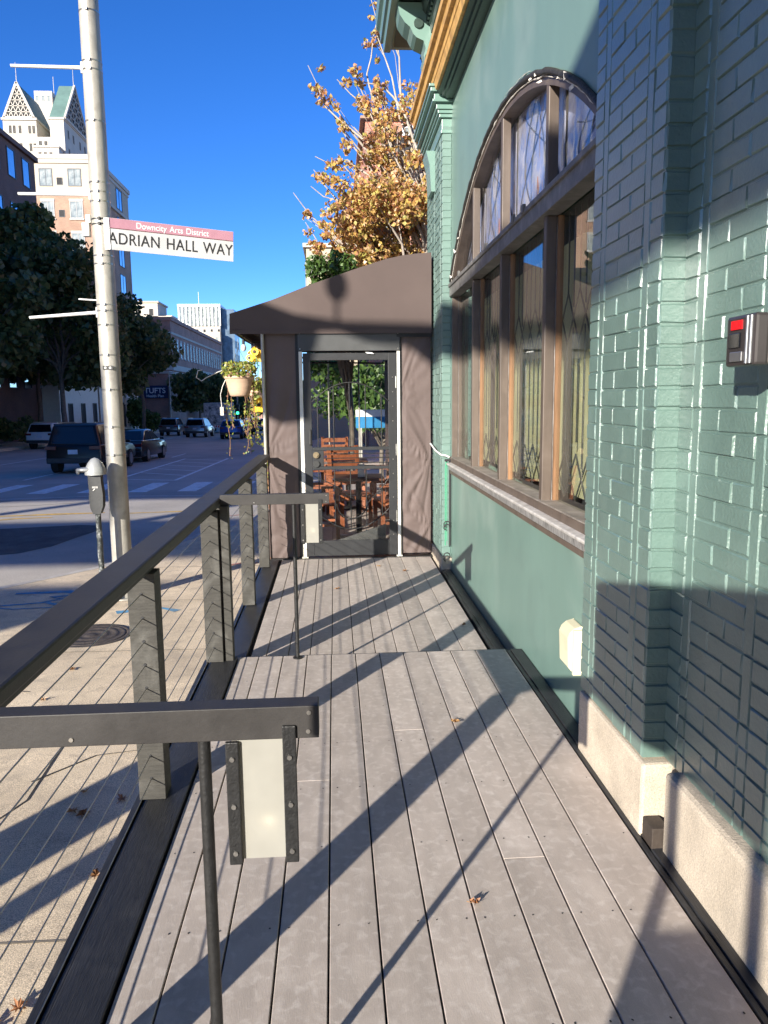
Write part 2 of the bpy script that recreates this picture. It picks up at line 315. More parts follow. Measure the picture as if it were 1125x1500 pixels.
# ------------------------------------------------------------------ ground
def zr(y):
    y=max(-20,min(420,y));return -.57-.017*y
def zs(y): return zr(y)+.15
def sheet(mb,poly,zf,off,m=0):  # polygon split in y so that it follows the slope
    mb.add([(x,y,zf(y)+off) for x,y in poly],[tuple(range(len(poly)))],m)
g=MB();ys=[-2500,-20,0,40,80,120,200,300,420,2800]
for a,b in zip(ys[:-1],ys[1:]): g.add([(-2500,a,zr(a)),(2500,a,zr(a)),(2500,b,zr(b)),(-2500,b,zr(b))],[(0,1,2,3)])
tag(g.build('road',M['asphalt'],recalc=False),kind='structure')
curbline=[(-6.0,-20),(-6.0,2.5),(-5.3,6.6),(-3.88,8.93),(-3.11,10.03),(-2.63,11.35),(-2.27,12.65),(-1.56,14.36),(-1.35,18),(-1.3,60)]
sw=MB();n=len(curbline)
for (x0,y0),(x1,y1) in zip(curbline[:-1],curbline[1:]):
    sw.add([(x0+.14,y0,zs(y0)),(9,y0,zs(y0)),(9,y1,zs(y1)),(x1+.14,y1,zs(y1))],[(0,1,2,3)],0)
for y in (-.8,1.0,2.0+.75,4.55,6.35,8.1,9.9): sw.add([(-5.6 if y<6 else -3,y,zs(y)+.003),(-.8,y-.05,zs(y)+.003),(-.8,y-.062,zs(y)+.003),(-5.6 if y<6 else -3,y-.012,zs(y)+.003)],[(0,1,2,3)],1)
for x in (-2.6,-4.3): sw.add([(x,-6,zs(-6)+.003),(x+.01,-6,zs(-6)+.003),(x+.01,7.5,zs(7.5)+.003),(x,7.5,zs(7.5)+.003)],[(0,1,2,3)],1)
tag(sw.build('sidewalk',[M['concrete'],M['joint']],recalc=False),kind='structure')
cb=MB()
for (x0,y0),(x1,y1) in zip(curbline[:-1],curbline[1:]):
    cb.add([(x0,y0,zr(y0)-.05),(x1,y1,zr(y1)-.05),(x1,y1,zs(y1)+.004),(x0,y0,zs(y0)+.004),(x1+.14,y1,zs(y1)+.004),(x0+.14,y0,zs(y0)+.004),(x0+.14,y0,zr(y0)-.05),(x1+.14,y1,zr(y1)-.05)],[(0,1,2,3),(3,2,4,5),(5,4,7,6)],0)
tag(cb.build('curb',M['curb']),kind='structure')
fs=MB()
for a,b in ((-20,0),(0,120),(120,300)):
    fs.add([(-20,a,zs(a)),(-23.9,a,zs(a)),(-23.9,b,zs(b)),(-20,b,zs(b)),(-20,a,zr(a)-.05),(-20,b,zr(b)-.05)],[(0,1,2,3),(0,3,5,4)])
tag(fs.build('far_pavement',M['concrete']),kind='structure')
def ribbon(mb,pts,w,zf,off=.004,m=0,jit=0):
    P=[Vector(p) for p in pts];L=[];Rr=[]
    for i,p in enumerate(P):
        d=(P[min(i+1,len(P)-1)]-P[max(i-1,0)]);d.normalize();nn=Vector((-d.y,d.x));ww=w/2*(1+random.uniform(-jit,jit))
        L.append(p+nn*ww);Rr.append(p-nn*ww)
    vs=[(q.x,q.y,zf(q.y)+off) for q in L]+[(q.x,q.y,zf(q.y)+off) for q in Rr];k=len(P)
    mb.add(vs,[(i,i+1,k+i+1,k+i) for i in range(k-1)],m)
for i,x in enumerate((-10.9,-9.5,-8.12,-6.78,-5.41,-4.07,-2.75)):
    b=MB();ribbon(b,[(x-.02,21.35),(x,22.3),(x+.02,24.2)],.52,zr,.004);tag(b.build('crosswalk_bar',M['wpaint'],recalc=False),kind='structure')
b=MB();ribbon(b,[(-7.15,26.8),(-7.13,30),(-7.1,37.2)],.13,zr);ribbon(b,[(-5.13,25),(-5.05,37)],.13,zr);ribbon(b,[(-7.2,25.9),(-5.1,25)],.12,zr)
for k in range(5): ribbon(b,[(-7.08,28.6+k*2.1),(-5.12,26.9+k*2.1)],.11,zr)
ribbon(b,[(-10.25,26),(-10.2,29),(-10.1,31)],.12,zr);ribbon(b,[(-12,19.5),(-6.4,20.4),(-2.6,20.1)],.06,zr);ribbon(b,[(-8,38.5),(-8,42)],.12,zr);ribbon(b,[(-14.5,34),(-14.4,70)],.12,zr)
tag(b.build('lane_marking',M['wpaint'],recalc=False),kind='structure')
b=MB()
for pts,wd in (([(-8.4,16.3),(-7.2,16.6),(-6,16.8),(-5,16.9)],.18),([(-7.4,15.6),(-6.6,16.2),(-5.9,16.3)],.14),([(-4.6,16.7),(-4,16.8),(-3.3,16.9),(-2.6,17.1)],.16),([(-3,15.6),(-2.4,15.5)],.1)): ribbon(b,pts,wd,zr,jit=.5)
tag(b.build('yellow_utility_marking',M['ypaint'],recalc=False),kind='structure')
b=MB()
for pts,wd in (([(-3.55,8.55),(-3.0,8.6),(-2.7,8.45)],.10),([(-3.5,8.0),(-3.1,8.1),(-2.95,8.25),(-3.1,8.35),(-2.75,8.45),(-2.4,8.3),(-2.5,8.0),(-2.85,7.95),(-3.05,8.1)],.05),([(-3.9,8.3),(-3.7,8.0),(-3.3,7.85),(-2.8,7.9)],.04),([(-2.2,7.6),(-1.8,7.75),(-1.6,7.6)],.10)): ribbon(b,pts,wd,zs,jit=.6)
tag(b.build('blue_utility_marking',M['bpaint'],recalc=False),kind='structure')
b=MB();
for k in range(9):
    x=-3.1+.07*k;ribbon(b,[(x,8.2+random.uniform(-.1,.1)),(x+.08,8.36+random.uniform(-.08,.08)),(x+.16,8.25+random.uniform(-.1,.1))],.025,zs,jit=.6)
tag(b.build('chalk_scribble',M['lpaint'],recalc=False),kind='structure')
b=MB();ribbon(b,[(-3.2,11.9),(-2.9,12.2),(-2.5,12.3)],.12,zr,jit=.5);ribbon(b,[(-2.4,15.9),(-2.0,16.1),(-1.7,16.0)],.12,zr,jit=.5);ribbon(b,[(-1.4,9.9),(-1.2,10.1),(-1.05,10)],.08,zs,jit=.5)
tag(b.build('red_utility_marking',M['redpaint'],recalc=False),kind='structure')
b=MB();sheet(b,[(-7.5,14.6),(-6.1,14.75),(-4.95,15.05),(-4.5,14.9),(-4.35,14.3),(-4.5,13.4),(-4.6,12.6),(-4.9,12.0),(-5.6,11.7),(-7.5,11.4)],zr,.005)
tag(b.build('asphalt_patch',M['asphaltdk'],recalc=False),kind='structure')
b=MB()
for pts in ([(-9,19.5),(-7.6,19.7),(-6.8,20.2),(-6.2,20.3)],[(-8,18.3),(-7,18.6),(-5.8,19.2)],[(-14,23),(-11,24.5),(-9.3,26.5)],[(-3,17.8),(-2.4,19)]): ribbon(b,pts,.045,zr,.003,jit=.5)
tag(b.build('road_crack',M['crack'],recalc=False),kind='structure')
b=MB()
for pts in ([(-1.9,2.0),(-1.75,2.6),(-1.82,3.2),(-1.6,3.8),(-1.66,4.6)],[(-1.66,4.0),(-1.4,4.3),(-1.2,4.35)],[(-3.2,5.2),(-2.6,5.5),(-2.2,5.4)]): ribbon(b,[(x+.02*noise.noise((x*9,y*7,k)),y) for k,(x,y) in enumerate(pts)],.009,zs,.0035,jit=.6)
tag(b.build('sidewalk_crack',M['crack'],recalc=False),kind='structure')
# manhole cover
mh=thing('manhole_cover','round cast iron cover set in the sidewalk near the lamp pole base','manhole cover',(-2.2,6.8,zs(6.8)))
b=MB();b.lathe([(.30,.0),(.30,.009),(.275,.010),(.27,.006),(.235,.006),(.23,.010),(.2,.010),(.195,.006),(.15,.006),(.145,.010),(.11,.010),(.105,.006),(.05,.006),(.045,.010),(.001,.010)],(-2.2,6.8,zs(6.8)),n=36)
b.build('cover_plate',M['manhole'],mh)
b=MB();b.lathe([(.35,.003),(.35,.007),(.305,.008),(.302,.0)],(-2.2,6.8,zs(6.8)),n=36);b.build('ring_frame',M['manhole'],mh)
# ------------------------------------------------------------------ decks
def deck(name,label,y0,y1,z,edges,ends):
    d=thing(name,label,'deck',(.2,y0,zs(y0)))
    b=MB()
    for a,c in zip(edges[:-1],edges[1:]):
        segs=[y0,y1]
        j=[q for q in ends if y0<q[1]<y1 and a<q[0]<c]
        segs=[y0]+[q[1] for q in j]+[y1]
        for s0,s1 in zip(segs[:-1],segs[1:]): b.box(a+.0028,c-.0028,s0+.0006,s1-.0006,z-.024,z)
    for a,c in zip(edges[:-1],edges[1:]):
        yy=y0+.2
        while yy<y1:
            for xx in (a+.028,c-.028):
                if random.random()<.8: b.add([(xx+.0032*math.cos(t*PI/3),yy+random.uniform(-.002,.002)+.0032*math.sin(t*PI/3),z+.0012) for t in range(6)],[tuple(range(6))],1)
            yy+=.406
    b.build('deck_boards',[M['board'],M['black']],d,bevel=.0018,seg=1)
    j=MB();j.box(edges[0]-.1,edges[-1]+.02,y0+.04,y1-.05,z-.06,z-.03);j.build('joist_frame',M['void'],d)
    return d
e1=[-.6,-.479,-.334,-.189,-.044,.101,.246,.391,.536,.681,.834,1.022]
dk=deck('deck','upper section of grey composite deck, nearest part with the wide boards',-3,4.51,0,e1,[(-.1,2.95),(.6,2.36),(.3,3.4),(.75,1.2),(-.4,.3)])
b=MB();b.box(-.6,1.03,4.506,4.522,-.145,-.028);b.build('step_riser',M['blackwood'],dk)
b=MB();b.box(-.59,1.03,4.485,4.5255,-.022,-.0235+.02);b.build('step_nosing',M['blackwood'],dk)
e2=[-.58,-.479,-.334,-.189,-.044,.101,.246,.391,.536,.681,.834,1.0]
dk2=deck('deck','lower section of grey composite deck, one step down in front of the screen door',4.53,16.2,-.145,e2,[(.2,6.1),(-.1,7.2),(.6,6.8)])
for (d,y0,y1,z) in ((dk,-3,4.5,0),(dk2,4.53,8.0,-.145)):
    b=MB();b.box(-.770,-.752,y0,y1,z-.12,z-.012);b.box(-.744,-.605,y0,y1,z-.12,z+.012);b.build('edge_beam',M['blackwood'],d,bevel=.004)
    b=MB();b.box(-.80,-.775,y0,y1,z-.16,z-.003);b.build('outer_fascia',M['blackwood'],d,bevel=.003)
    b=MB();b.box(1.026,1.048 if z==0 else 1.05,y0,y1,z-.1,z-.002);b.box(1.05,1.118,y0,y1,z-.11,z+.004);b.build('wall_side_beam',M['blackwood'],d,bevel=.003)
    b=MB();b.box(-.80,-.77,y0,y1,zs(y1)-.02,z-.165);b.build('skirt',M['blackwood'],d)
# ------------------------------------------------------------------ railing
rl_=thing('deck_railing','long dark handrail with square posts and steel cables beside the sidewalk','railing',(-.72,4,zs(4)))
b=MB();b.box(-.785,-.665,1.27,8.0,.935,.975);b.build('top_rail',M['rail'],rl_,bevel=.008)
b=MB();b.box(-.745,-.695,1.275,7.95,.90,.934);b.build('under_rail',M['rail'],rl_,bevel=.004)
posts=[(-.775,-.675,1.28,1.38,0),(-.775,-.675,2.83,2.93,0),(-.775,-.675,4.40,4.50,0),(-.665,-.62,4.42,4.50,-.14),(-.775,-.675,4.68,4.78,-.14),(-.775,-.675,6.18,6.28,-.14),(-.775,-.675,7.62,7.72,-.14)]
CZ=[.10+.0905*k for k in range(9)]
for x0,x1,y0,y1,zb in posts:
    b=MB();b.box(x0,x1,y0,y1,zb+.012,.90 if x0<-.7 else .93)
    if x0<-.7:
        for z in CZ: b.cyl((x0+.05,y0-.002,z),(x0+.05,y0+.001,z),.006,n=8,m=1)
    b.build('post',[M['graywood'],M['black']],rl_,bevel=.003)
for z in CZ:
    zz=z-.02;b=MB()
    pts=[]
    for k in range(80):
        y=1.3+6.6*k/79;pts.append((-.725,y,z-.002+.003*math.sin(y*2+z*9)))
    b.tube(pts,.0022,5);b.build('cable',M['steel'],rl_)
def cross_rail(name,label,Y,zb):
    t=thing(name,label,'handrail',(-.35,Y,zb))
    b=MB();b.box(-.664,-.038,Y,Y+.045,.932,.992)
    for x,z in ((-.47,.945),(-.057,.945),(-.055,.98)): b.cyl((x,Y-.002,z),(x,Y+.001,z),.004,n=8,m=1)
    b.build('rail',[M['rail'],M['galvd']],t,bevel=.004)
    b=MB();b.cyl((-.245,Y+.022,zb+.001),(-.245,Y+.022,.93),.0115,n=16);b.cyl((-.245,Y+.022,zb+.001),(-.245,Y+.022,zb+.008),.028,n=16);b.build('support_pole',M['ironblack'],t)
    li=MB();li.box(-.198,-.092,Y+.03,Y+.075,.70,.93);lb=li.build('lamp_box',M['alarmg'],t,bevel=.003)
    pn=MB();pn.box(-.184,-.1,Y+.004,Y+.008,.703,.931);pn.build('frosted_panel',M['frost'],lb)
    for x0,x1,z0,z1 in ((-.204,-.181,.697,.931),(-.103,-.079,.697,.958)):
        b=MB();b.box(x0,x1,Y-.006,Y+.003,z0,z1)
        for z in (.72,.81,.90): b.cyl(((x0+x1)/2,Y-.009,z),((x0+x1)/2,Y-.005,z),.0045,n=8,m=1)
        b.build('lamp_bracket',[M['ironblack'],M['galvd']],lb,bevel=.002)
    b=MB();b.sphere((-.133,Y+.02,.775),.012);b.build('lamp_bulb',M['lit'],lb)
    return t
def frost():
    m=bpy.data.materials.new('frosted_lamp_panel');m.use_nodes=True;N=m.node_tree.nodes;L=m.node_tree.links
    p=N['Principled BSDF'];p.inputs['Base Color'].default_value=(.62,.60,.53,1);p.inputs['Roughness'].default_value=.35
    t=N.new('ShaderNodeBsdfTranslucent');t.inputs[0].default_value=(.7,.67,.58,1);mx=N.new('ShaderNodeMixShader');mx.inputs[0].default_value=.4
    tc=N.new('ShaderNodeTexCoord');n=N.new('ShaderNodeTexNoise');n.inputs['Scale'].default_value=22;n.inputs['Detail'].default_value=6;L.new(tc.outputs['Object'],n.inputs['Vector'])
    cr=N.new('ShaderNodeValToRGB');cr.color_ramp.elements[0].color=(.40,.39,.35,1);cr.color_ramp.elements[1].color=(.52,.51,.46,1);L.new(n.outputs['Fac'],cr.inputs[0]);L.new(cr.outputs[0],p.inputs['Base Color'])
    L.new(p.outputs[0],mx.inputs[1]);L.new(t.outputs[0],mx.inputs[2]);L.new(mx.outputs[0],N['Material Output'].inputs[0]);return m
M['frost']=frost()
lm=bpy.data.materials.new('lit_bulb');lm.use_nodes=True;q=lm.node_tree.nodes['Principled BSDF'];q.inputs['Emission Color'].default_value=(1,.93,.8,1);q.inputs['Emission Strength'].default_value=2.2;M['lit']=lm
cross_rail('stair_handrail','near dark crosswise handrail with iron pole and frosted step lamp',1.31,0)
cross_rail('stair_handrail','far crosswise handrail with thin pole and frosted lamp by the deck step',4.44,0)
# ------------------------------------------------------------------ green building
GB=thing('green_restaurant_building','green painted brick building with arched window and gold cornice strip','building',(1.3,3,0))
def brick_x(mb,xf,a,b,z0,z1,m=0):   # one brick on a face looking to -X
    e=.0035;d=.0058+random.uniform(-.0016,.0022);j=lambda:random.uniform(-.0024,.0024)
    v=[(xf,a,z0),(xf,b,z0),(xf,b,z1),(xf,a,z1),(xf-d,a+e+j(),z0+e+j()),(xf-d,b-e+j(),z0+e+j()),(xf-d,b-e+j(),z1-e+j()),(xf-d,a+e+j(),z1-e+j())]
    mb.add(v,[(4,5,6,7),(0,1,5,4),(1,2,6,5),(2,3,7,6),(3,0,4,7)],m)
def brick_y(mb,yf,a,b,z0,z1,m=0):   # face looking to -Y
    e=.0035;d=.0058+random.uniform(-.0016,.0022);j=lambda:random.uniform(-.0024,.0024)
    v=[(a,yf,z0),(b,yf,z0),(b,yf,z1),(a,yf,z1),(a+e+j(),yf-d,z0+e+j()),(b-e+j(),yf-d,z0+e+j()),(b-e+j(),yf-d,z1-e+j()),(a+e+j(),yf-d,z1-e+j())]
    mb.add(v,[(4,5,6,7),(0,1,5,4),(1,2,6,5),(2,3,7,6),(3,0,4,7)],m)
CH=.0677
def face_x(mb,xf,cols,z0,z1,plain_below=None):
    """cols: list of (ya,yb,kind) kind h=header column, s=soldier strip, f=field"""
    zb=z0;row=0;J=.0055
    while zb<z1-.02:
        zt=min(zb+CH,z1)
        for ya,yb,k in cols:
            if k=='s' and not(plain_below and zb<plain_below):
                continue
            if k=='f':
                L=yb-ya;c=yb-(.37 if row%2 else .66)*L
                cuts=[ya,c,yb]
                if L>.5: cuts=[ya+q for q in ([0,.11,.32,.53] if row%2 else [0,.21,.42]) if q<L-.06]+[yb]
            else: cuts=[ya,yb]
            for a,b in zip(cuts[:-1],cuts[1:]): brick_x(mb,xf,a+J/2,b-J/2,zb+J/2,zt-J/2)
        zb+=CH;row+=1
    for i,(ya,yb,k) in enumerate(cols):
        if k=='s':
            zb=(plain_below or z0)+(0 if not plain_below else 0)
            if plain_below: zb=z0+math.ceil((plain_below-z0)/CH)*CH
            off=CH*(i%3);zt=zb+off
            while zb<z1:
                if zt>zb+.02: brick_x(mb,xf,ya+J/2,yb-J/2,zb+J/2,min(zt,z1)-J/2)
                zb=zt;zt=zb+3*CH
# pilaster between window and camera
P1=MB();P1.box(1.06,1.30,2.5,3.18,.27,4.2)
face_x(P1,1.06,[(2.5,2.6,'h'),(2.6,2.655,'s'),(2.655,3.02,'f'),(3.02,3.075,'s'),(3.075,3.18,'h')],.27,4.2,.45)
zb=.27
while zb<4.18:
    brick_y(P1,2.5,1.057,1.14,zb+.004,min(zb+CH-.004,4.2));zb+=CH
p1=P1.build('brick_pilaster',M['greenb'],GB)
b=MB();b.box(1.045,1.3,2.462,3.165,-.3,.262);b.build('stone_base',M['stone'],p1,bevel=.012)
b=MB();b.box(1.05,1.11,2.37,2.455,-.1,.075);b.build('corner_block',M['wooddk2'],p1,bevel=.003)
# brick wall section beside the camera
W2=MB();W2.box(1.14,1.30,-3,2.5,.27,4.2)
cols=[];y=2.5
while y>-1.2:
    for wd,k in ((.10,'h'),(.052,'s'),(.325,'f'),(.052,'s')):
        cols.append((y-wd,y,k));y-=wd
face_x(W2,1.14,cols,.27,4.2,.55)
w2=W2.build('brick_wall_section',M['greenb'],GB)
b=MB();b.box(1.082,1.3,-3,2.372,-.3,.285);b.build('stone_base',M['stone'],w2,bevel=.02)
# far pilaster
P0=MB();P0.box(1.045,1.5,7.45,8.6,-.02,4.2)
face_x(P0,1.045,[(7.45,7.55,'h'),(7.55,7.605,'s'),(7.605,7.97,'f'),(7.97,8.03,'s'),(8.03,8.6,'f')],-.0,3.95)
zb=-.0
while zb<3.93:
    brick_y(P0,7.45,1.042,1.125,zb+.004,zb+CH-.004);zb+=CH
p0=P0.build('brick_pilaster',M['greenb0'],GB)
b=MB();b.box(1.025,1.45,7.39,8.6,-.3,-.025);b.build('stone_base',M['stone'],p0,bevel=.01)
cp=MB()
for z0,z1,o in ((3.93,3.96,.012),(3.96,4.06,.004),(4.06,4.09,.03),(4.09,4.12,.045),(4.12,4.17,.062),(4.17,4.195,.10),(4.195,4.25,.085),(4.25,4.285,.12),(4.285,4.31,.135)):
    cp.box(1.04-o,1.5,7.45-o,8.62+o,z0,z1)
cp.build('capital',M['green'],p0,bevel=.004)
cp=MB();cp.prism([(1.04,3.55),(1.0,3.55),(.985,3.8),(.95,3.93),(1.04,3.93)],'y',7.95,8.25);cp.build('capital_bracket',M['green'],p0,bevel=.004)
# panel wall with arched opening
yc,hw,zsill,apex=5.31,2.12,.93,3.37
rise=.77;RR=(hw*hw+rise*rise)/(2*rise);zc=apex-RR
arc=lambda y,o=0: zc+math.sqrt(max(0,(RR-o)**2-(y-yc)**2))
N_=48;ysn=[yc-hw+2*hw*i/N_ for i in range(N_+1)]
pw=MB();xa,xb=1.125,1.28
for a,c in zip(ysn[:-1],ysn[1:]):
    za,zc2=arc(a),arc(c)
    pw.add([(xa,a,za),(xa,c,zc2),(xa,c,4.25),(xa,a,4.25),(xb,a,za),(xb,c,zc2)],[(0,1,2,3),(0,4,5,1)])
for a,c in ((3.0,yc-hw),(yc+hw,7.55)): pw.add([(xa,a,.86),(xa,c,.86),(xa,c,4.25),(xa,a,4.25),(xb,a,.86),(xb,c,.86)],[(0,1,2,3)])
for s in(-1,1): pw.add([(xa,yc+s*hw,.86),(xb,yc+s*hw,.86),(xb,yc+s*hw,2.6),(xa,yc+s*hw,2.6)],[(0,1,2,3)])
pw.add([(xa,3.0,-.3),(xa,7.55,-.3),(xa,7.55,.86),(xa,3.0,.86)],[(0,1,2,3)])
pw.add([(xb,3.0,-.3),(xb,7.55,-.3),(xb,7.55,.86),(xb,3.0,.86),],[(0,3,2,1)])
pwo=pw.build('plaster_panel',M['greenp'],GB,recalc=False)
# entablature
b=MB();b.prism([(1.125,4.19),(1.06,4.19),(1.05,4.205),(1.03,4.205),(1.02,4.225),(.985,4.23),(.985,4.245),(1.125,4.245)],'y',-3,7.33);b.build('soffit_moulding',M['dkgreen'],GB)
b=MB();b.prism([(1.2,4.312),(.94,4.312),(.935,4.37),(.905,4.375),(.90,4.44),(.87,4.455),(.865,4.50),(1.2,4.50)],'y',-3,8.72);b.build('gold_moulding',M['gold'],GB)
b=MB();b.prism([(1.2,4.247),(.96,4.247),(.945,4.31),(1.2,4.31)],'y',-3,7.30);b.build('gold_moulding_lower',M['gold'],GB)
b=MB();b.box(1.04,1.6,-3,8.6,4.502,6.2);b.build('frieze',M['green'],GB)
cn=MB();cn.prism([(1.039,5.30),(.70,5.30),(.69,5.27),(.62,5.27),(.61,5.36),(.585,5.37),(.575,5.47),(.54,5.50),(.53,5.62),(1.039,5.62)],'y',-3,9.05);cno=cn.build('cornice',M['green'],GB)
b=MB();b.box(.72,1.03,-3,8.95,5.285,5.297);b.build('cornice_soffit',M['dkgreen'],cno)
b=MB();b.prism([(1.038,5.0),(1.0,5.0),(.99,5.06),(.975,5.07),(1.038,5.07)],'y',-3,8.7);y=-2.9
while y<8.6:
    b.box(.955,1.038,y,y+.045,5.075,5.16);y+=.09
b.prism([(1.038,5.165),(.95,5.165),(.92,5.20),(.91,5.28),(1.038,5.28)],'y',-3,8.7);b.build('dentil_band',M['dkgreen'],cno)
br=[(1.036,4.62),(1.0,4.60),(.985,4.66),(.95,4.72),(.93,4.80),(.95,4.86),(.93,4.93),(.86,4.96),(.83,4.99),(.80,5.05),(.75,5.09),(.70,5.16),(.68,5.268),(1.036,5.268)]
for y0 in (7.95,5.75,3.3):
    b=MB();b.prism(br,'y',y0,y0+.30);bo=b.build('cornice_bracket',M['green'],cno,bevel=.008)
    c=MB();c.cyl((.88,y0-.02,5.08),(.88,y0+.32,5.08),.045,n=16);c.build('scroll',M['dkgreen'],bo);c=MB();c.cyl((.97,y0-.015,4.78),(.97,y0+.315,4.78),.03,n=16);c.build('scroll',M['dkgreen'],bo)
# window
WN=MB();wx0,wx1=1.13,1.185
WN.box(1.105,1.20,yc-hw,yc+hw,2.47,2.565);WN.box(1.092,1.12,yc-hw+.01,yc+hw-.01,2.555,2.585)
win=WN.build('arched_window',M['transom'],GB,bevel=.004)
win['label']='wide arched window with four tall bays and leaded panes'
b=MB()
k=64;pts=[(yc-hw+2*hw*i/k) for i in range(k+1)]
def band(mb,x0,x1,o0,o1,m=0):
    for a,c in zip(pts[:-1],pts[1:]):
        A=[(a,arc(a,o0)),(c,arc(c,o0)),(c,arc(c,o1)),(a,arc(a,o1))]
        if A[2][1]<2.57 or A[3][1]<2.57: continue
        mb.prism(A,'x',x0,x1,m)
band(b,1.128,1.22,.0,.05);b.build('arch_frame',M['brown'],win)
b=MB();b.tube([(1.118,y,arc(y)+.012+.006*noise.noise((y*6,0,0))) for y in pts],[.017+.006*noise.noise((y*9,3,0)) for y in pts],7);b.build('arch_edge_trim',M['blackgrime'],win)
b=MB();b.tube([(1.122,y,arc(y)-.012+.012*noise.noise((y*14,7,0))) for y in pts],[max(.001,.004+.009*noise.noise((y*17,3,2))) for y in pts],6)
b.tube([(1.12,y,arc(y)+.045+.02*noise.noise((y*5,7,4))) for y in pts[20:]],[max(.001,.001+.006*noise.noise((y*19,9,2))) for y in pts[20:]],5)
for i in range(9):
    y=random.choice([random.uniform(6.9,7.4),random.uniform(3.6,4.6)]);z=arc(y)+random.uniform(-.03,.05);b.obox=None
    q=.012+random.random()*.02;b.add([(1.11,y,z),(1.105-random.random()*.02,y+q,z+random.uniform(-.02,.02)),(1.1,y+q*.6,z-q),(1.115,y,z-q*.6)],[(0,1,2,3)])
b.build('flaking_caulk',M['caulk'],win,recalc=False)
MY=[4.15,5.25,6.31]
for y in MY+[7.385]:
    b=MB();b.box(wx0,wx1,y,y+.055,zsill+.03,2.468);zt=arc(y+.03)-.03
    if y<7.3: b.box(wx0,wx1,y,y+.055,2.567,zt)
    mo=b.build('mullion',M['brown'],win,bevel=.004)
    b=MB();b.box(1.19,1.222,y-.012,y+.065,zsill,2.468);b.build('wood_stop',M['orange'] if y<7.3 else M['brown'],mo)
    b=MB();b.box(1.1855,1.1895,y+.002,y+.05,zsill,2.46);b.build('metal_strip',M['sill'],mo)
bays=[(yc-hw,MY[0])]+[(a+.055,c) for a,c in zip(MY,MY[1:]+[7.385])]
for i,(a,c) in enumerate(bays):
    b=MB();b.box(1.205,1.21,a+.003,c-.013,zsill+.02,2.466);b.build('glass_pane',M['glass'],win)
    b=MB();x=1.226
    bl=lambda p,q_,ww=.008: b.bar((x,p[0],p[1]),(x,q_[0],q_[1]),.006,ww)
    nsp=5;sp=(c-a)/nsp
    for j in range(1,nsp*2):
        y=a+j*sp/2
        if j%2==0 or True: bl((y,1.30 if j%2 else 1.17),(y,1.80 if j%2 else 1.88)); bl((y,2.06 if j%2 else 1.98),(y,2.46))
    for z0,z1 in ((1.80,2.06),(1.0,1.24)):
        zm=(z0+z1)/2
        for j in range(nsp*2):
            y=a+j*sp/2; y2=y+sp/2
            bl((y,zm),(y2,z1 if j%2==0 else z0)) if j%2==0 else bl((y,z1),(y2,zm))
            bl((y,zm),(y2,z0)) if j%2==0 else bl((y,z0),(y2,zm))
    b.build('leaded_grille',M['lead'],win)
    # upper light
    ys_=[a+(c-a)*t/8 for t in range(9)]
    poly=[(a,2.58)]+[(c,2.58)]+[(y,max(2.6,arc(y)-.045)) for y in reversed(ys_)]
    b=MB();b.prism(poly,'x',1.232,1.236);st=b.build('stained_glass_light',M['stained'],win)
    l=MB();h=arc((a+c)/2)-2.58;cy=(a+c)/2;w_=(c-a)
    for s_ in(-1,1):
        for amp,ph in ((.30,0),(.15,.6),(.42,1.2)):
            pp=[]
            for t in range(15):
                u=t/14;y=cy+s_*w_*(amp*math.sin(u*PI*.9+ph));z=2.58+u*(h-.06)
                if a<y<c and z<arc(y)-.05: pp.append((1.229,y,z))
            if len(pp)>2:l.tube(pp,.0045,5)
    l.build('lead_curve',M['lead'],st)
    l=MB();l.prism([(cy-.06,2.6),(cy+.05,2.6),(cy+.01,2.6+h*.3)],'x',1.2285,1.2315);l.build('amber_piece',M['stained2'],st)
    pl=MB();nu,nv=14,10;vs=[];fs=[]
    for u in range(nu+1):
        y=a+.005+(c-a-.01)*u/nu;zt=max(2.585,arc(y)-.05)
        for v in range(nv+1):
            z=2.572+(zt-2.572)*v/nv;vs.append((1.2-.022*abs(noise.noise((y*5,z*2,i*3.)))-.008*noise.noise((y*22,z*3,1)),y,z))
    for u in range(nu):
        for v in range(nv): p=u*(nv+1)+v;fs.append((p,p+nv+1,p+nv+2,p+1))
    pl.add(vs,fs,0,True);pl.build('plastic_sheet',M['plastic'],win,recalc=False)
for y in (4.5,4.75,5.6,6.8):
    b=MB();b.box(1.086,1.104,y,y+.05,2.565,2.61);b.build('clip',M['transom'],win)
b=MB();b.box(1.112,1.235,3.19,7.43,.925,.968);b.build('bottom_rail',M['sash'],win,bevel=.003)
b=MB();b.box(1.106,1.1118,3.19,7.40,.918,.962);b.build('rail_face',M['brown'],win)
b=MB();b.prism([(1.13,.897),(1.068,.895),(1.064,.908),(1.068,.914),(1.13,.922)],'y',3.18,7.33);b.build('window_sill',M['sill2'],win,bevel=.003)
b=MB();b.prism([(1.124,.845),(1.10,.845),(1.082,.855),(1.078,.903),(1.124,.903)],'y',3.18,7.30);b.build('sill_flashing',M['flash'],win,bevel=.003)
b=MB();b.box(1.098,1.1245,3.18,7.3,.815,.844);b.build('sill_drip_board',M['brown'],win)
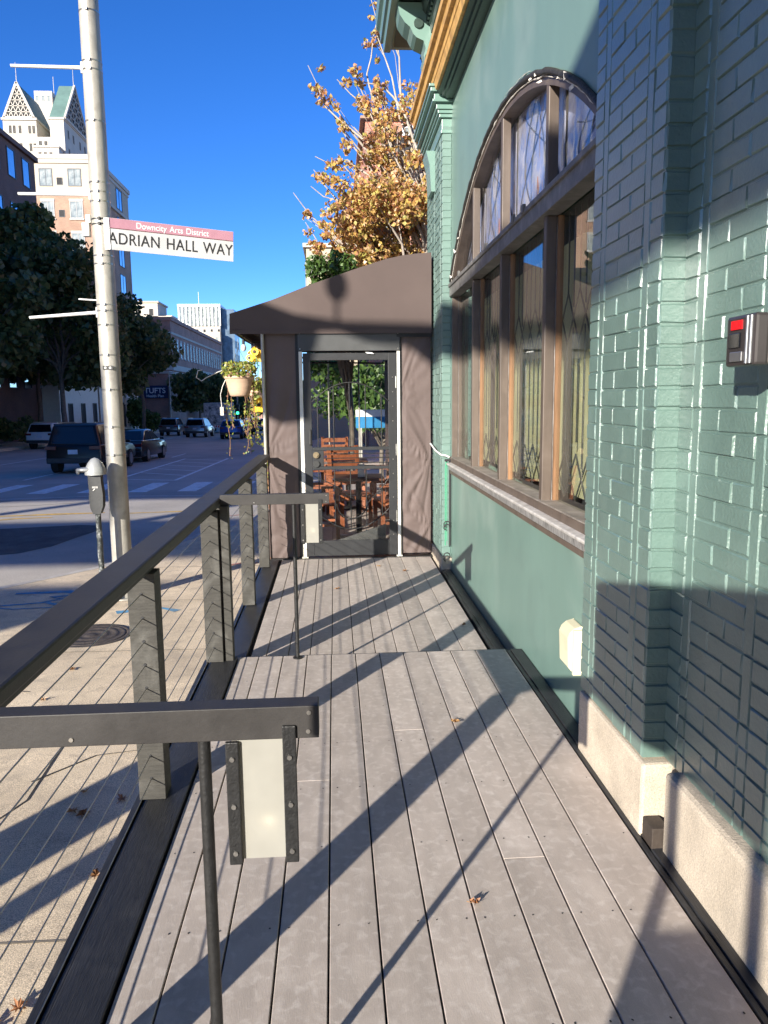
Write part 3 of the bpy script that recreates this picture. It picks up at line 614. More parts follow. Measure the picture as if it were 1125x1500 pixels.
# room behind window
b=MB();b.box(1.36,1.365,3.2,7.4,.97,2.40);b.build('window_blind',M['blind'],GB)
b=MB();vs=[(1.281,3.0,-.1),(4,3.0,-.1),(4,7.6,-.1),(1.281,7.6,-.1),(1.281,3.0,4.1),(4,3.0,4.1),(4,7.6,4.1),(1.281,7.6,4.1)]
b.add(vs,[(0,3,2,1),(4,5,6,7),(0,1,5,4),(1,2,6,5),(2,3,7,6)]);b.build('interior_room',M['blind'],GB,recalc=False)
b=MB();b.box(1.3,8,7.45,7.5,-.3,6);b.box(1.5,8,8.3,8.6,-.3,6.2);b.box(1.3,8,-3,-2.7,-.3,6.2);b.box(1.28,8,-3,8.5,6.1,6.2);b.build('rear_walls',M['green'],GB)
for yy in (4.6,5.8):
    pass
# things on the wall
al=thing('alarm_light','black and grey strobe alarm box with red label on the green brick','alarm',(1.07,1.88,1.6))
b=MB();b.box(1.003,1.04,1.815,1.955,1.60,1.725);b.build('front_case',M['alarm'],al,bevel=.008)
b=MB();b.box(1.041,1.133,1.82,1.95,1.605,1.72);b.build('side_case',M['alarmg'],al,bevel=.004)
b=MB();b.box(.9995,1.004,1.875,1.925,1.690,1.712);b.build('red_label',M['red'],al)
b=MB();b.box(.9995,1.004,1.88,1.935,1.645,1.682);b.build('lens_window',M['carglass'],al,bevel=.002)
b=MB();b.box(.9985,1.004,1.868,1.925,1.612,1.636);b.build('metal_badge',M['rim'],al,bevel=.002)
b=MB();b.cyl((.9995,1.845,1.606),(.9995,1.845,1.719),.005,n=8);b.cyl((.9995,1.828,1.606),(.9995,1.828,1.719),.005,n=8);b.build('chrome_rod',M['rim'],al)
oc=thing('outlet_cover','cream weatherproof outlet cover on the green panel by the deck','outlet',(1.09,3.42,.3))
b=MB();b.prism([(1.122,.27),(1.075,.27),(1.058,.29),(1.052,.43),(1.062,.455),(1.085,.475),(1.122,.485)],'y',3.37,3.50);b.build('hood',M['offwhite'],oc,bevel=.006)
b=MB();b.box(1.075,1.1225,3.345,3.366,.255,.47);b.build('back_plate',M['offwhite'],oc,bevel=.004)
bg_=thing('bungee_cord','green and black bungee cords hanging in the corner beside the far pilaster','bungee cord',(1.08,7.35,.95))
b=MB();b.tube([(1.06,7.36,.93-.9*t/12+.0) if t>0 else (1.07,7.36,.95) for t in range(12)],.006,6);b.tube([(1.075,7.36,.93-.85*t/12) for t in range(12)],.005,6);b.build('green_cord',M['grncord'],bg_)
b=MB();b.tube([(1.10,7.33,.93-.9*t/12) for t in range(12)],.011,6);b.box(1.05,1.125,7.31,7.35,.93,.95)
for z in (.33,.36,.02,.05): b.tube([(1.07+.03*math.cos(a*.7),7.32,z-.04+.03*math.sin(a*.7)) for a in range(7)],.006,5)
b.build('black_hook_cord',M['black'],bg_)
b=MB();b.tube([(1.0,8.03,1.06),(1.01,7.7,1.01),(1.03,7.44,.985),(1.07,7.38,.98),(1.10,7.36,.965)],.009,6);tag(b.build('tie_rope',M['rope']),'white rope tied from the door enclosure round the green pilaster','rope')
# ------------------------------------------------------------------ patio enclosure
EN=thing('patio_enclosure','brown canvas patio enclosure with awning roof and dark screen door','enclosure',(.15,8.1,-.145))
aw=[(-1.035,2.235),(-1.03,2.39),(-.6,2.525),(-.212,2.674),(.0,2.745),(.3,2.845),(.55,2.922),(.72,2.958),(.85,2.975),(1.0,2.985)]
AY0,AY1=8.05,15.6
a_=MB();vs=[];fs=[]
nn=26
def skin(mb,pts2,y0,y1,ny,t=.012):
    vs=[]
    for i in range(ny+1):
        y=y0+(y1-y0)*i/ny
        for x,z in pts2: vs.append((x,y,z+(-.02*math.sin(PI*((i*3)%ny)/ny) if 0<i<ny else 0)))
    k=len(pts2);fs=[(i*k+j,i*k+j+1,(i+1)*k+j+1,(i+1)*k+j) for i in range(ny) for j in range(k-1)]
    mb.add(vs,fs,0,False)
skin(a_,aw,AY0,AY1,6)
ao=a_.build('awning_roof',M['awning'],EN,recalc=False)
sm=ao.modifiers.new('solid','SOLIDIFY');sm.thickness=.008
b=MB();n1_=len(aw)
b.prism(aw+[(1.013,2.985),(1.013,2.20)],'y',AY0-.006,AY0)
b.build('awning_end_panel',M['awning'],ao)
b=MB();b.box(-1.035,1.013,AY0-.012,AY0-.0065,2.205 if False else 2.19,2.232);b.build('awning_hem',M['awning'],ao)
b=MB();b.box(.655,1.02,8.062,8.09,2.155,2.20);b.build('awning_lower_flap',M['void'],ao)
b=MB()
for y in (8.2,10,11.8,13.6,15.4):
    for (x0,z0),(x1,z1) in zip(aw[1:-1],aw[2:]): b.bar((x0,y,z0-.03),(x1,y,z1-.03),.025,.025)
    b.bar((-1.02,y,2.25),(1.0,y,2.22),.025,.03)
for x,z in ((-1.015,2.25),(-.71,2.27),(.98,2.25),(.98,2.9)): b.bar((x,8.1,z),(x,15.5,z),.03,.03)
b.build('awning_frame',M['ironblack'],ao)
def curtain(name,x0,x1,z0,z1,Y,seed,focus,amp=.02):
    b=MB();nu,nv=36,72;vs=[];fs=[]
    for u in range(nu+1):
        for v in range(nv+1):
            x=x0+(x1-x0)*u/nu;z=z0+(z1-z0)*v/nv
            d=0
            for fx,fz,fa in focus:
                dx,dz=x-fx,z-fz;r=math.hypot(dx,dz)+.05;th=math.atan2(dz,dx)
                d+=fa*noise.noise((th*4.5+seed,r*.8,seed*1.7))*math.exp(-r*1.1)*1.6
            d+=.35*noise.noise((x*3+seed,z*1.2,seed))
            e=min(u,nu-u,6)/6
            vs.append((x,Y-abs(amp*d)*2*(.3+.7*e)-.004,z))
    for u in range(nu):
        for v in range(nv): p=u*(nv+1)+v;fs.append((p,p+nv+1,p+nv+2,p+1))
    b.add(vs,fs,0,True);return b.build(name,M['vinyl'],EN,recalc=False)
curtain('vinyl_curtain',-.70,-.385,-.14,2.215,8.115,1.3,[(-.72,.95,1.2),(-.4,.1,.8)],.014)
curtain('vinyl_curtain',.70,1.01,-.11,2.16,8.11,4.1,[(1.0,.88,1.3),(.68,1.6,.6),(1.0,.2,.9)],.014)
b=MB();b.box(-.385,-.352,8.10,8.135,-.145,2.2);b.box(.694,.705,8.09,8.12,-.145,2.2);b.build('black_edge_strip',M['ironblack'],EN)
b=MB();b.cyl((-.715,8.075,.93),(-.715,8.075,2.23),.017,n=14);b.cyl((-.72,8.075,-.14),(-.72,8.075,.93),.014,n=14);b.build('corner_pipe',M['galv'],EN)
b=MB();b.box(-.351,-.315,8.07,8.11,-.145,2.015);b.box(.657,.688,8.07,8.11,-.145,2.015);b.build('white_jamb',M['alu'],EN,bevel=.003)
b=MB();b.box(-.365,-.30,8.05,8.13,-.147,-.125);b.box(.64,.70,8.05,8.13,-.147,-.125);b.build('jamb_foot',M['alu'],EN)
b=MB();b.box(-.355,.686,8.065,8.10,2.02,2.21);hd=b.build('header_panel',M['header'],EN,bevel=.003)
b=MB()
for x in(-.335,.668):
    for z in (2.04,2.195): b.cyl((x,8.060,z),(x,8.066,z),.007,n=8)
b.build('rivet',M['galvd'],hd)
# door
dr=MB();Y0,Y1=8.075,8.10
def fb(x0,x1,z0,z1,y0=8.075,y1=8.10): dr.box(x0,x1,y0,y1,z0,z1)
fb(-.31,-.232,-.12,1.998);fb(.565,.652,-.12,1.998);fb(-.231,.564,1.925,1.998);fb(-.231,.564,-.12,.045)
fb(-.231,.564,1.0,1.035);fb(-.231,.564,.80,.835);fb(-.231,-.115,.836,.999)
do=dr.build('door',M['doorframe'],EN,bevel=.003)
b=MB();b.box(-.23,.563,8.086,8.09,.046,.799);b.box(-.23,.563,8.086,8.09,1.036,1.924);b.box(-.114,.563,8.086,8.09,.836,.999);b.build('door_glass',M['doorglass'],do)
b=MB()
def ab(pts,r=.006): b.tube([(x,8.068,z) for x,z in pts],r,6)
for i in range(5):
    x=-.12+.165*i-.05; 
    u=(x-.17)/.4; zt=1.70-.20*u*u
    ab([(x,1.035),(x,zt)]);
    zb_=.17+.22*u*u*.9
    ab([(x,.80),(x,zb_)])
ab([(x,1.70-.20*((x-.17)/.4)**2) for x in [-.23+.79*i/20 for i in range(21)]],.007)
ab([(x,.17+.22*((x-.17)/.4)**2) for x in [-.23+.79*i/20 for i in range(21)]],.007)
ab([(-.115,.87),(.563,.87)],.005);ab([(-.115,.92),(.563,.92)],.005);ab([(-.115,.965),(.563,.965)],.005)
ab([(.17+.16*math.cos(t*PI/12),.54-.16*math.sin(t*PI/12)-.1) for t in range(0,13)],.006);ab([(-.23,.74),(.02,.62),(.3,.40),(.5,.62),(.56,.70)],.005)
b.build('door_grille',M['ironblack'],do)
b=MB();b.cyl((-.195,8.05,.955),(-.195,8.075,.955),.032,n=20);b.cyl((-.195,8.035,.955),(-.195,8.05,.955),.018,n=16);b.build('deadbolt',M['brass'],do)
b=MB();b.cyl((-.195,8.055,.862),(-.195,8.075,.862),.034,n=20);b.build('lock_cover',M['metergrey'],do)
b=MB();b.box(-.265,-.235,8.045,8.075,1.06,1.22);b.build('door_handle',M['ironblack'],do,bevel=.008)
b=MB()
for z in (.1,.25,.5,.75,.9,1.3,1.45,1.6,1.75): b.cyl((.61,8.07,z),(.61,8.077,z),.006,n=8)
for z in (.3,1.0,1.7): b.cyl((.645,8.068,z-.06),(.645,8.068,z+.06),.009,n=8)
b.build('hinge',M['galvd'],do)
b=MB();b.prism([(.33,2.005),(.40,2.0),(.42,1.985),(.35,1.99)],'y',8.05,8.066);b.build('tape_scrap',M['white'],do)
b=MB();b.box(-.7,1.02,8.04,8.14,-.147,-.135);b.build('threshold',M['ironblack'],EN)
b=MB();b.prism([(-.2,-.02),(.53,-.02),(.53,.20),(.1,.06)],'y',8.15,8.17);b.build('grey_flap',M['header'],EN)
# enclosure sides
b=MB()
for y in (9.6,11.1,12.6,14.1,15.5): b.cyl((-.715,y,-.14),(-.715,y,2.25),.016,n=10)
for x in (-.1,.5): b.cyl((x,15.5,-.14),(x,15.5,2.5),.016,n=10)
b.build('side_pipe',M['galv'],EN)
b=MB();b.box(-.72,-.716,8.15,15.5,.9,2.2);b.build('clear_window',M['clear'],EN)
b=MB();b.box(-.725,-.705,8.15,15.5,-.14,.35);b.build('lower_side_curtain',M['vinyl'],EN)
b=MB();b.box(1.015,1.03,8.62,15.5,-.14,2.95);b.build('wall_side_curtain',M['vinyl'],EN)
# string lights under eave
for i in range(5):
    y=8.75+i*.75;x=-.98+.02*i
    t=thing('string_bulb','clear bulb hanging from the awning eave above the planters','string light',(x,y,2.1),'string light bulbs under the awning eave')
    b=MB();b.sphere((x,y,2.10),.030,.030,.042);b.build('glass_bulb',M['bulb'],t)
    b=MB();b.cyl((x,y,2.135),(x,y,2.185),.016,n=10);b.tube([(x,y,2.18),(x,y,2.235)],.004,5);b.build('socket',M['black'],t)
# ------------------------------------------------------------------ furniture inside
def chair(first=[None]):
    t=thing('wooden_chair','orange stained wooden slat chair inside the patio enclosure','chair',(0,0,0),'wooden chairs inside the patio enclosure')
    b=MB()
    for i in range(6): b.box(-.22+.075*i,-.155+.075*i,-.22,.22,.43,.45)
    b.build('seat',M['wood'],t,bevel=.003)
    for x in(-.2,.2):
        b=MB();b.bar((x,-.2,0),(x,-.2,.43),.045,.045);b.build('leg',M['wood'],t)
        b=MB();b.bar((x,.2,0),(x,.21,.45),.045,.045);b.bar((x,.21,.45),(x,.28,1.05),.045,.04);b.build('leg',M['wood'],t)
    b=MB()
    for i in range(5): b.bar((-.2,.235+.016*i,.56+.11*i),(.2,.235+.016*i,.56+.11*i),.02,.07)
    b.build('backrest',M['wood'],t,bevel=.003)
    b=MB();b.bar((-.2,-.2,.2),(-.2,.2,.2),.02,.03);b.bar((.2,-.2,.2),(.2,.2,.2),.02,.03);b.box(-.18,.18,-.21,-.19,.36,.42);b.build('stretcher',M['wood'],t)
    for x in(-.22,.22):
        b=MB();b.box(x-.03,x+.03,-.24,.26,.64,.665);b.bar((x,-.2,.45),(x,-.2,.64),.04,.04);b.build('armrest',M['wood'],t)
    return t
c0=chair()
cl=[(-.18,9.2,R(90),'orange wooden slat chair just behind the lower left of the screen door'),(.2,10.2,R(20),'wooden slat chair in the middle of the enclosure behind the first one'),(.72,9.3,R(-80),'wooden slat chair by the right wall behind the screen door'),(-.35,11.3,R(100),'wooden slat chair farther in along the street side'),(.6,11.6,R(-100),'wooden slat chair farther in along the wall side'),(0,13.2,R(180),'farthest wooden slat chair seen through the door glass')]
for i,(x,y,r,lb) in enumerate(cl):
    if i==0: c0.location=(x,y,-.143);c0.rotation_euler=(0,0,r);c0['label']=lb
    else: dup(c0,(x,y,-.143),r,lb)
def table(x,y,lb):
    t=thing('patio_table',lb,'table',(x,y,-.145),'dark square patio tables')
    b=MB();b.box(x-.3,x+.3,y-.3,y+.3,.57,.60);b.build('tabletop',M['wooddk'],t,bevel=.004)
    b=MB();b.cyl((x,y,-.12),(x,y,.57),.035);b.build('pedestal',M['ironblack'],t)
    b=MB();b.lathe([(.25,0),(.25,.015),(.05,.04),(.001,.04)],(x,y,-.144));b.build('base',M['ironblack'],t)
table(.28,9.35,'dark square patio table nearest to the screen door');table(.2,11.9,'dark square patio table deeper in the enclosure')
t=thing('napkin_stand','white paper and blue menu stand on the nearest patio table','table stand',(.33,9.2,.6))
b=MB();b.box(.27,.35,9.18,9.2,.602,.76);b.build('card',M['white'],t);b=MB();b.box(.26,.36,9.16,9.22,.6,.606);b.build('base',M['black'],t)
t=thing('blue_barrier','low bright blue and white barrier beyond the patio enclosure','barrier',(.5,18,zs(18)))
blue=mat('bright_blue_panel',(.02,.20,.42),.5,.1)
b=MB();b.box(.5,3,18,18.1,.86,1.12);b.build('blue_panel',blue,t);b=MB();b.box(.5,3,18,18.1,1.12,1.28);b.build('white_band',M['white'],t);b=MB()
for x in (.6,1.7,2.9): b.box(x-.04,x+.04,17.98,18.12,zs(18),.86)
b.build('post',M['galv'],t)
# ------------------------------------------------------------------ leaves / plants
def leafcloud(mb,centers,n,size,flat=False,hole=.0,m=0):
    tot=sum(c[3]**2*(c[4] if len(c)>4 else 1) for c in centers)
    for c in centers:
        k=int(n*c[3]**2*(c[4] if len(c)>4 else 1)/tot);r=c[3]
        for i in range(k):
            v=Vector((random.gauss(0,1),random.gauss(0,1),random.gauss(0,1)));v.normalize();v*=r*(random.random()**.45)
            p=Vector(c[:3])+Vector((v.x,v.y,v.z*.8))
            if noise.noise(p*(1.3/max(.25,r)))<hole-.35: continue
            leaf(mb,p,size*random.uniform(.6,1.25),m)
def leaf(mb,p,s,m=0,nrm=None):
    d=Vector((random.gauss(0,1),random.gauss(0,1),random.gauss(-.3,.8))).normalized() if nrm is None else nrm
    a=d.orthogonal().normalized();t=random.random()*6.28;a=Matrix.Rotation(t,3,d)@a;b=d.cross(a)
    o=a*s;q=b*s
    mb.add([p-o*.5,p-q*.42-o*.05+d*s*.1,p+o*.15-q*.3,p+o*.6,p+o*.15+q*.3,p+q*.42-o*.05+d*s*.1],[(0,1,2,3,4,5)],m)
def limb(mb,p0,p1,r0,r1,wob=.12,n=7):
    p0=Vector(p0);p1=Vector(p1);L=(p1-p0).length;pts=[];rs=[]
    for i in range(n+1):
        t=i/n;p=p0.lerp(p1,t);k=math.sin(t*PI)*L*wob
        pts.append(p+Vector((noise.noise(p*.9+Vector((3,1,0))),noise.noise(p*.9+Vector((7,4,0))),abs(noise.noise(p*.9))*.8))*k);rs.append(r0+(r1-r0)*t)
    mb.tube(pts,rs,7);return pts
def tree(name,label,base,trunk_h,r,clusters,nleaf,size,lm,bark,group=None,twigs=3,twiglen=1.25,hole=0.,lim=1):
    t=thing(name,label,'tree',base,group);b=MB();base=Vector(base)
    cx=sum(c[0] for c in clusters)/len(clusters);cy=sum(c[1] for c in clusters)/len(clusters)
    top=base+Vector(((cx-base.x)*.25,(cy-base.y)*.25,trunk_h));tp=limb(b,base,top,r,r*.65,.03)
    to=b.build('trunk',bark,t)
    b=MB()
    for ci,c in enumerate(clusters):
        if ci%lim: continue
        e=Vector(c[:3]);pp=limb(b,top-Vector((0,0,random.random()*trunk_h*.25)),e,r*.42,r*.08,.1)
        for k in range(twigs):
            d=Vector((random.gauss(0,1),random.gauss(0,1),random.gauss(.2,.7))).normalized()
            limb(b,pp[random.randint(3,len(pp)-1)],e+d*c[3]*twiglen,r*.10,r*.025,.1,5)
    b.build('branch',bark,to)
    b=MB();leafcloud(b,clusters,nleaf,size,hole=hole);b.build('crown',lm,t,recalc=False);return t
def bunch(cs,xr,yr,zr_,n,rr,w=1):
    for i in range(n): cs.append((random.uniform(*xr),random.uniform(*yr),random.uniform(*zr_),random.uniform(*rr),w))
random.seed(21)
cs=[]
bunch(cs,(.25,1.7),(12,14),(3.3,4.6),26,(.28,.45),1.3)
bunch(cs,(.7,1.9),(12,14),(4.5,5.4),9,(.22,.36))
bunch(cs,(.75,1.7),(12.4,13.6),(5.6,6.3),7,(.16,.26),.8)
bunch(cs,(.1,.5),(12.5,13.5),(3.8,4.4),6,(.2,.3),.9)
bunch(cs,(1.7,4),(12,15),(3.2,6.5),16,(.35,.5),.6)
paths=[[(1.6,4.2),(.9,5.3),(.3,5.8),(-.05,6.1),(-.2,6.55)],[(1.3,5),(.85,5.9),(.65,6.6),(.78,7.6)],[(.9,4.2),(.3,4.6),(-.2,4.75)],[(.8,3.8),(.0,4.15),(-.48,4.65)],[(1.5,5.2),(1.2,6.0),(.85,6.45),(.42,6.5)],[(.9,4.9),(.3,5.3),(-.12,5.2)],[(1.5,4.5),(1.0,5.2),(.5,5.65)],[(1.2,5.4),(.7,6.1),(.25,6.35)],[(.7,4.4),(.1,4.9),(-.15,5.0)],[(.6,3.6),(-.1,3.75),(-.3,4.2)]]
for P_ in paths:
    for (x0,z0),(x1,z1) in zip(P_[:-1],P_[1:]):
        for k in range(6):
            u=random.random();cs.append((x0+(x1-x0)*u+random.gauss(0,.07),13+random.gauss(0,.15),z0+(z1-z0)*u+random.gauss(0,.07),random.uniform(.05,.13),1.1))
tree('maple_tree','orange and yellow autumn maple rising behind the brown awning','%s'and (2.7,13.2,zs(13.2)),3.2,.11,cs,25000,.068,M['leafmaple'],M['barklt'],twigs=2,twiglen=1.2,lim=4)
cs=[];bunch(cs,(-.30,.22),(11.9,12.5),(2.95,3.62),16,(.14,.22));bunch(cs,(-.2,.6),(13,16),(3.1,3.9),6,(.3,.42))
tree('small_green_tree','small bright green tree just left of the orange maple above the awning',(.4,16.6,zs(16)),2.6,.08,cs,6500,.075,M['leafgreen'],M['bark'])
cs=[];bunch(cs,(-.4,3.2),(20,23),(1.0,2.9),16,(.5,.75))
tree('leafy_shrub_tree','low bright green tree seen through the screen door glass',(1.3,21.5,zs(21)),1.2,.08,cs,4500,.16,M['leafgreen'],M['bark'])
mt2=[o for o in COL.objects if o.name.startswith('trunk')][0]
b=MB()
for P_ in paths:
    pp=[(2.3,13.1,3.0)]+[(x,13,z) for x,z in P_];q=[]
    for i in range(len(pp)-1):
        for k in range(4):
            u=k/4;p=Vector(pp[i]).lerp(Vector(pp[i+1]),u);q.append(p+Vector((noise.noise(p*2),0,noise.noise(p*2+Vector((5,5,5)))))*.07)
    q.append(Vector(pp[-1])+Vector((-.1,0,.15)));b.tube(q,[.03*(1-i/len(q))+.004 for i in range(len(q))],6)
b.build('bough',M['barklt'],mt2)
# street trees on the far side
G='dark street trees along the far pavement'
def bigtree(lb,x,y,h,w,z0,nl,sz,seed,lm='leafdark'):
    random.seed(seed);cs=[];k=18
    for i in range(k):
        a=random.random()*6.28;u=random.random();zz=z0+(h-z0)*u;rad=w*math.sqrt(max(.05,1-(2*u-.9)**2))*random.uniform(.35,.95)
        cs.append((x+rad*math.cos(a),y+rad*math.sin(a),zz,random.uniform(.28,.42)*w))
    cs.append((x,y,(z0+h)/2,w*.6));cs.append((x,y,h*.8,w*.4))
    return tree('street_tree',lb,(x,y,zs(y)),z0+1.2-zs(y)-.5,.2,cs,nl,sz,M[lm],M['bark'],G,2,1.2)
bigtree('large dark street tree at the left edge of the photo',-21.2,45,10.8,4.6,3.6,9000,.42,1)
bigtree('large dark street tree directly behind the lamp pole',-17.6,52,11.6,4.6,3.2,9500,.42,2)
bigtree('tallest dark street tree crown peaking left of the lamp pole',-22,60,14.5,5.2,4,7500,.5,3)
bigtree('dark street tree whose crown ends under the street name sign',-17.2,62,9.6,4.3,2.5,7500,.42,4)
bigtree('dark street tree in front of the long brick building, nearer one',-19.2,80,9.0,3.4,4.6,5500,.5,5)
bigtree('dark street tree in front of the long brick building, farther one',-18.4,108,5.0,4.2,.8,5500,.6,6)
bigtree('distant street tree above the box truck',-18.5,138,4.2,4.8,-1,4500,.7,7)
bigtree('distant dark tree behind the hanging planter',-8.5,150,5.5,5,0,4500,.7,8)
bigtree('distant dark tree at the end of the road',-15,175,5,6,-1,4500,.8,9)
for i,(x,y,r,lb) in enumerate([(-22.2,52,1.2,'dark clipped hedge behind the white parked car'),(-21.8,88,1.5,'pale green roadside bush below the blue building sign')]):
    b=MB();random.seed(30+i);cs=[(x+random.uniform(-.6,.6),y+random.uniform(-8,6),zs(y)+.6+random.random()*.6,r*.7) for k in range(14)] if i==0 else [(x+random.uniform(-1.2,1.8),y+random.uniform(-1,1),zs(y)+1+random.random()*2.2,1.1) for k in range(9)]
    leafcloud(b,cs,3500,.3);tag(b.build('hedge' if i==0 else 'bush',M['leafdark'] if i==0 else M['leafgreen'],recalc=False),lb,'hedge' if i==0 else 'bush')
# hanging planters
random.seed(5)
def planter(lb,x,y,z,r,h,tuft,vine_to):
    t=thing('hanging_planter',lb,'planter',(x,y,z-h))
    b=MB();b.lathe([(.001,-h),(r*.58,-h),(r*.66,-h*.93),(r*.76,-h*.7),(r*.86,-h*.38),(r*.93,-.035),(r*.95,-.03),(r,-.028),(r,0),(r*.93,0),(r*.9,-.05)],(x,y,z));b.build('pot',M['terracotta'],t)
    b=MB();b.cyl((x,y,z-.04),(x,y,z-.025),r*.9,n=24);b.build('soil',M['soil'],t)
    b=MB()
    for k in range(3):
        a=k*2.094+.4;b.tube([(x+r*.95*math.cos(a),y+r*.95*math.sin(a),z),(x,y,z+.34),],.003,5)
    b.tube([(x,y,z+.34),(x,y,2.25)],.003,5);b.build('hanger_wire',M['steel'],t)
    b=MB()
    for k in range(tuft):
        a=random.random()*6.28;q=r*random.random()**.5;p=Vector((x+q*math.cos(a)*1.2,y+q*math.sin(a)*1.2,z+(random.random()**1.3)*.17));leaf(b,p,random.uniform(.025,.05))
    b.build('flowering_plant',M['leafyel'],t,recalc=False)
    b=MB();v=MB()
    for k in range(7):
        px,py=x+random.uniform(-.8,.8)*r,y+random.uniform(-.5,.5)*r;pts=[];zz=z-h+.01 if k%2 else z
        if k%2==0: px=x+r*(.9 if k else -.9)
        n_=14
        for i in range(n_+1):
            u=i/n_;pts.append((px+.035*noise.noise((u*3,k*5.,x*9)),py+.03*noise.noise((u*3,k*7.,4)),zz+(vine_to-zz)*u*(1-.09*k)))
        v.tube(pts,.004,5)
        for p in pts[2:]:
            for _ in range(4):
                if random.random()<.6: leaf(b,Vector(p)+Vector((random.gauss(0,.028),random.gauss(0,.028),random.gauss(0,.035))),random.uniform(.022,.05))
    vo=v.build('trailing_vine',M['vine'],t);b.build('vine_leaves',M['leafyel'],vo,recalc=False)
    return t
planter('tan ribbed hanging planter with trailing plant, front one outside the awning',-1.13,9.5,1.815,.178,.24,620,.85)
planter('tan hanging planter partly hidden behind the front one next to the pipe',-1.0,10.6,1.66,.16,.21,450,.8)
b=MB();b.tube([(-1.28,9.5,1.9),(-1.38,9.45,1.86),(-1.5,9.4,1.80),(-1.56,9.4,1.76),(-1.62,9.4,1.80),(-1.60,9.4,1.88),(-1.55,9.4,1.89)],.006,6)
b.tube([(-1.27,9.5,1.82),(-1.33,9.5,1.7),(-1.36,9.5,1.6),(-1.35,9.5,1.45)],.005,6);b.box(-1.375,-1.33,9.49,9.51,1.35,1.45);tag(b.build('curled_hook',M['alu']),'curled pale wire hooks beside the front hanging planter','hook')
def birdhouse(lb,x,y,z,s,rz):
    t=thing('birdhouse',lb,'birdhouse',(x,y,z));mt_=Matrix.Rotation(rz,3,'Y')
    b=MB();P=[(-.07,0),(.07,0),(.07,.11),(0,.17),(-.07,.11)];b.prism([(x+s*p[0],z+s*p[1]) for p in P],'y',y,y+.11);b.build('house_body',M['yellow'],t)
    b=MB();b.cyl((x,y-.004,z+.085*s),(x,y+.002,z+.085*s),.024*s,n=18);b.build('entry_hole',M['black'],t)
    b=MB();b.bar((x-.095*s,y+.05,z+.10*s),(x,y+.05,z+.185*s),.14,.012);b.bar((x+.095*s,y+.05,z+.10*s),(x,y+.05,z+.185*s),.14,.012);b.build('roof',M['yellow'],t)
    b=MB();b.tube([(x,y+.05,z+.17*s),(x,y+.05,2.24)],.003,5);b.build('hanging_wire',M['black'],t)
birdhouse('yellow birdhouse with round hole hanging high beside the enclosure pipe',-.935,9.6,1.99,1.0,.3)
birdhouse('yellow birdhouse hanging low under the second planter',-.93,9.75,1.38,1.05,0)
random.seed(11)
t=thing('climbing_vine','leafy climbing vine with small flowers along the enclosure side','vine',(-.83,10.2,zs(10)))
v=MB();b=MB()
for k in range(7):
    y0=9.6+.35*k;pts=[(-.80-.05*random.random()+.05*noise.noise((i*.4,k,2)),y0+.1*noise.noise((i*.3,k,8)),zs(10)+.05+2.6*i/16) for i in range(17)]
    v.tube(pts,.006,5)
    for p in pts[6:]:
        for _ in range(7): leaf(b,Vector(p)+Vector((random.gauss(-.02,.05),random.gauss(0,.09),random.gauss(0,.09))),random.uniform(.03,.06))
v.build('stem',M['vine'],t);b.build('vine_foliage',M['leafyel'],t,recalc=False)
def sunflower(x,y,z,r_,lb):
    t=thing('sunflower',lb,'flower',(x,y,z))
    b=MB()
    for k in range(16):
        a=k*PI/8;d=Vector((math.cos(a),-.15,math.sin(a)));n_=Vector((-math.sin(a),0,math.cos(a)));c=Vector((x,y,z));b.add([c+d*r_*.3,c+d*r_*.7+n_*r_*.16,c+d*r_,c+d*r_*.7-n_*r_*.16],[(0,1,2,3)])
    b.build('petals',M['yellow'],t,recalc=False)
    b=MB();b.sphere((x,y-.005,z),r_*.34,r_*.12,r_*.34);b.build('flower_centre',M['wooddk2'],t)
    b=MB();b.tube([(x,y+.01,z),(x+.02,y+.03,z-.1),(x+.03,y+.05,z-.24)],.004,5);b.build('stem',M['grncord'],t)
sunflower(-.93,9.45,2.10,.055,'yellow sunflower poking up beside the upper birdhouse')
sunflower(-1.0,9.5,2.03,.045,'small yellow sunflower between the pot and the upper birdhouse')
sunflower(-.96,9.62,1.52,.05,'yellow sunflower above the lower birdhouse')
# fallen leaves
random.seed(3)
def fallen(x,y,z,s,lb,rz):
    pts=[];
    for i in range(20):
        a=i/20*2*PI;lob=[1,.42,.8,.4,.95,.42,.8,.38,.6,.3][(i//1)%10] if True else 1
        r=s*lob*random.uniform(.85,1.1);pts.append((x+r*math.cos(a+rz),y+r*math.sin(a+rz),z+.006+random.random()*.018))
    b=MB();b.add([(x,y,z+.006)]+pts,[(0,i+1,(i+1)%20+1) for i in range(20)]);b.add([(x,y,z+.006),(x+s*1.3*math.cos(rz+.3),y+s*1.3*math.sin(rz+.3),z+.012),(x+s*1.3*math.cos(rz+.36),y+s*1.3*math.sin(rz+.36),z+.01)],[(0,1,2)])
    tag(b.build('fallen_leaf',M['deadleaf'],recalc=False),lb,'leaf','fallen maple leaves')
for x,y,s,lb in ((.545,3.45,.028,'brown maple leaf lying on the upper deck past the handrail'),(.40,2.13,.02,'small brown leaf lying on the deck boards in the foreground'),(.0,6.7,.026,'brown leaf on the lower deck left of centre'),(.42,7.6,.025,'brown leaf on the lower deck near the door'),(.66,7.35,.024,'reddish leaf on the lower deck near the far pilaster'),(.93,5.5,.024,'brown leaf at the right edge of the lower deck')):
    fallen(x,y,0 if y<4.5 else -.145,s,lb,random.random()*6)
for i in range(9):
    x=random.uniform(-2.6,-.92);y=random.uniform(2.2,6.4);fallen(x,y,zs(y),random.uniform(.02,.042),'fallen brown maple leaf on the sunlit sidewalk beyond the cables',random.random()*6)
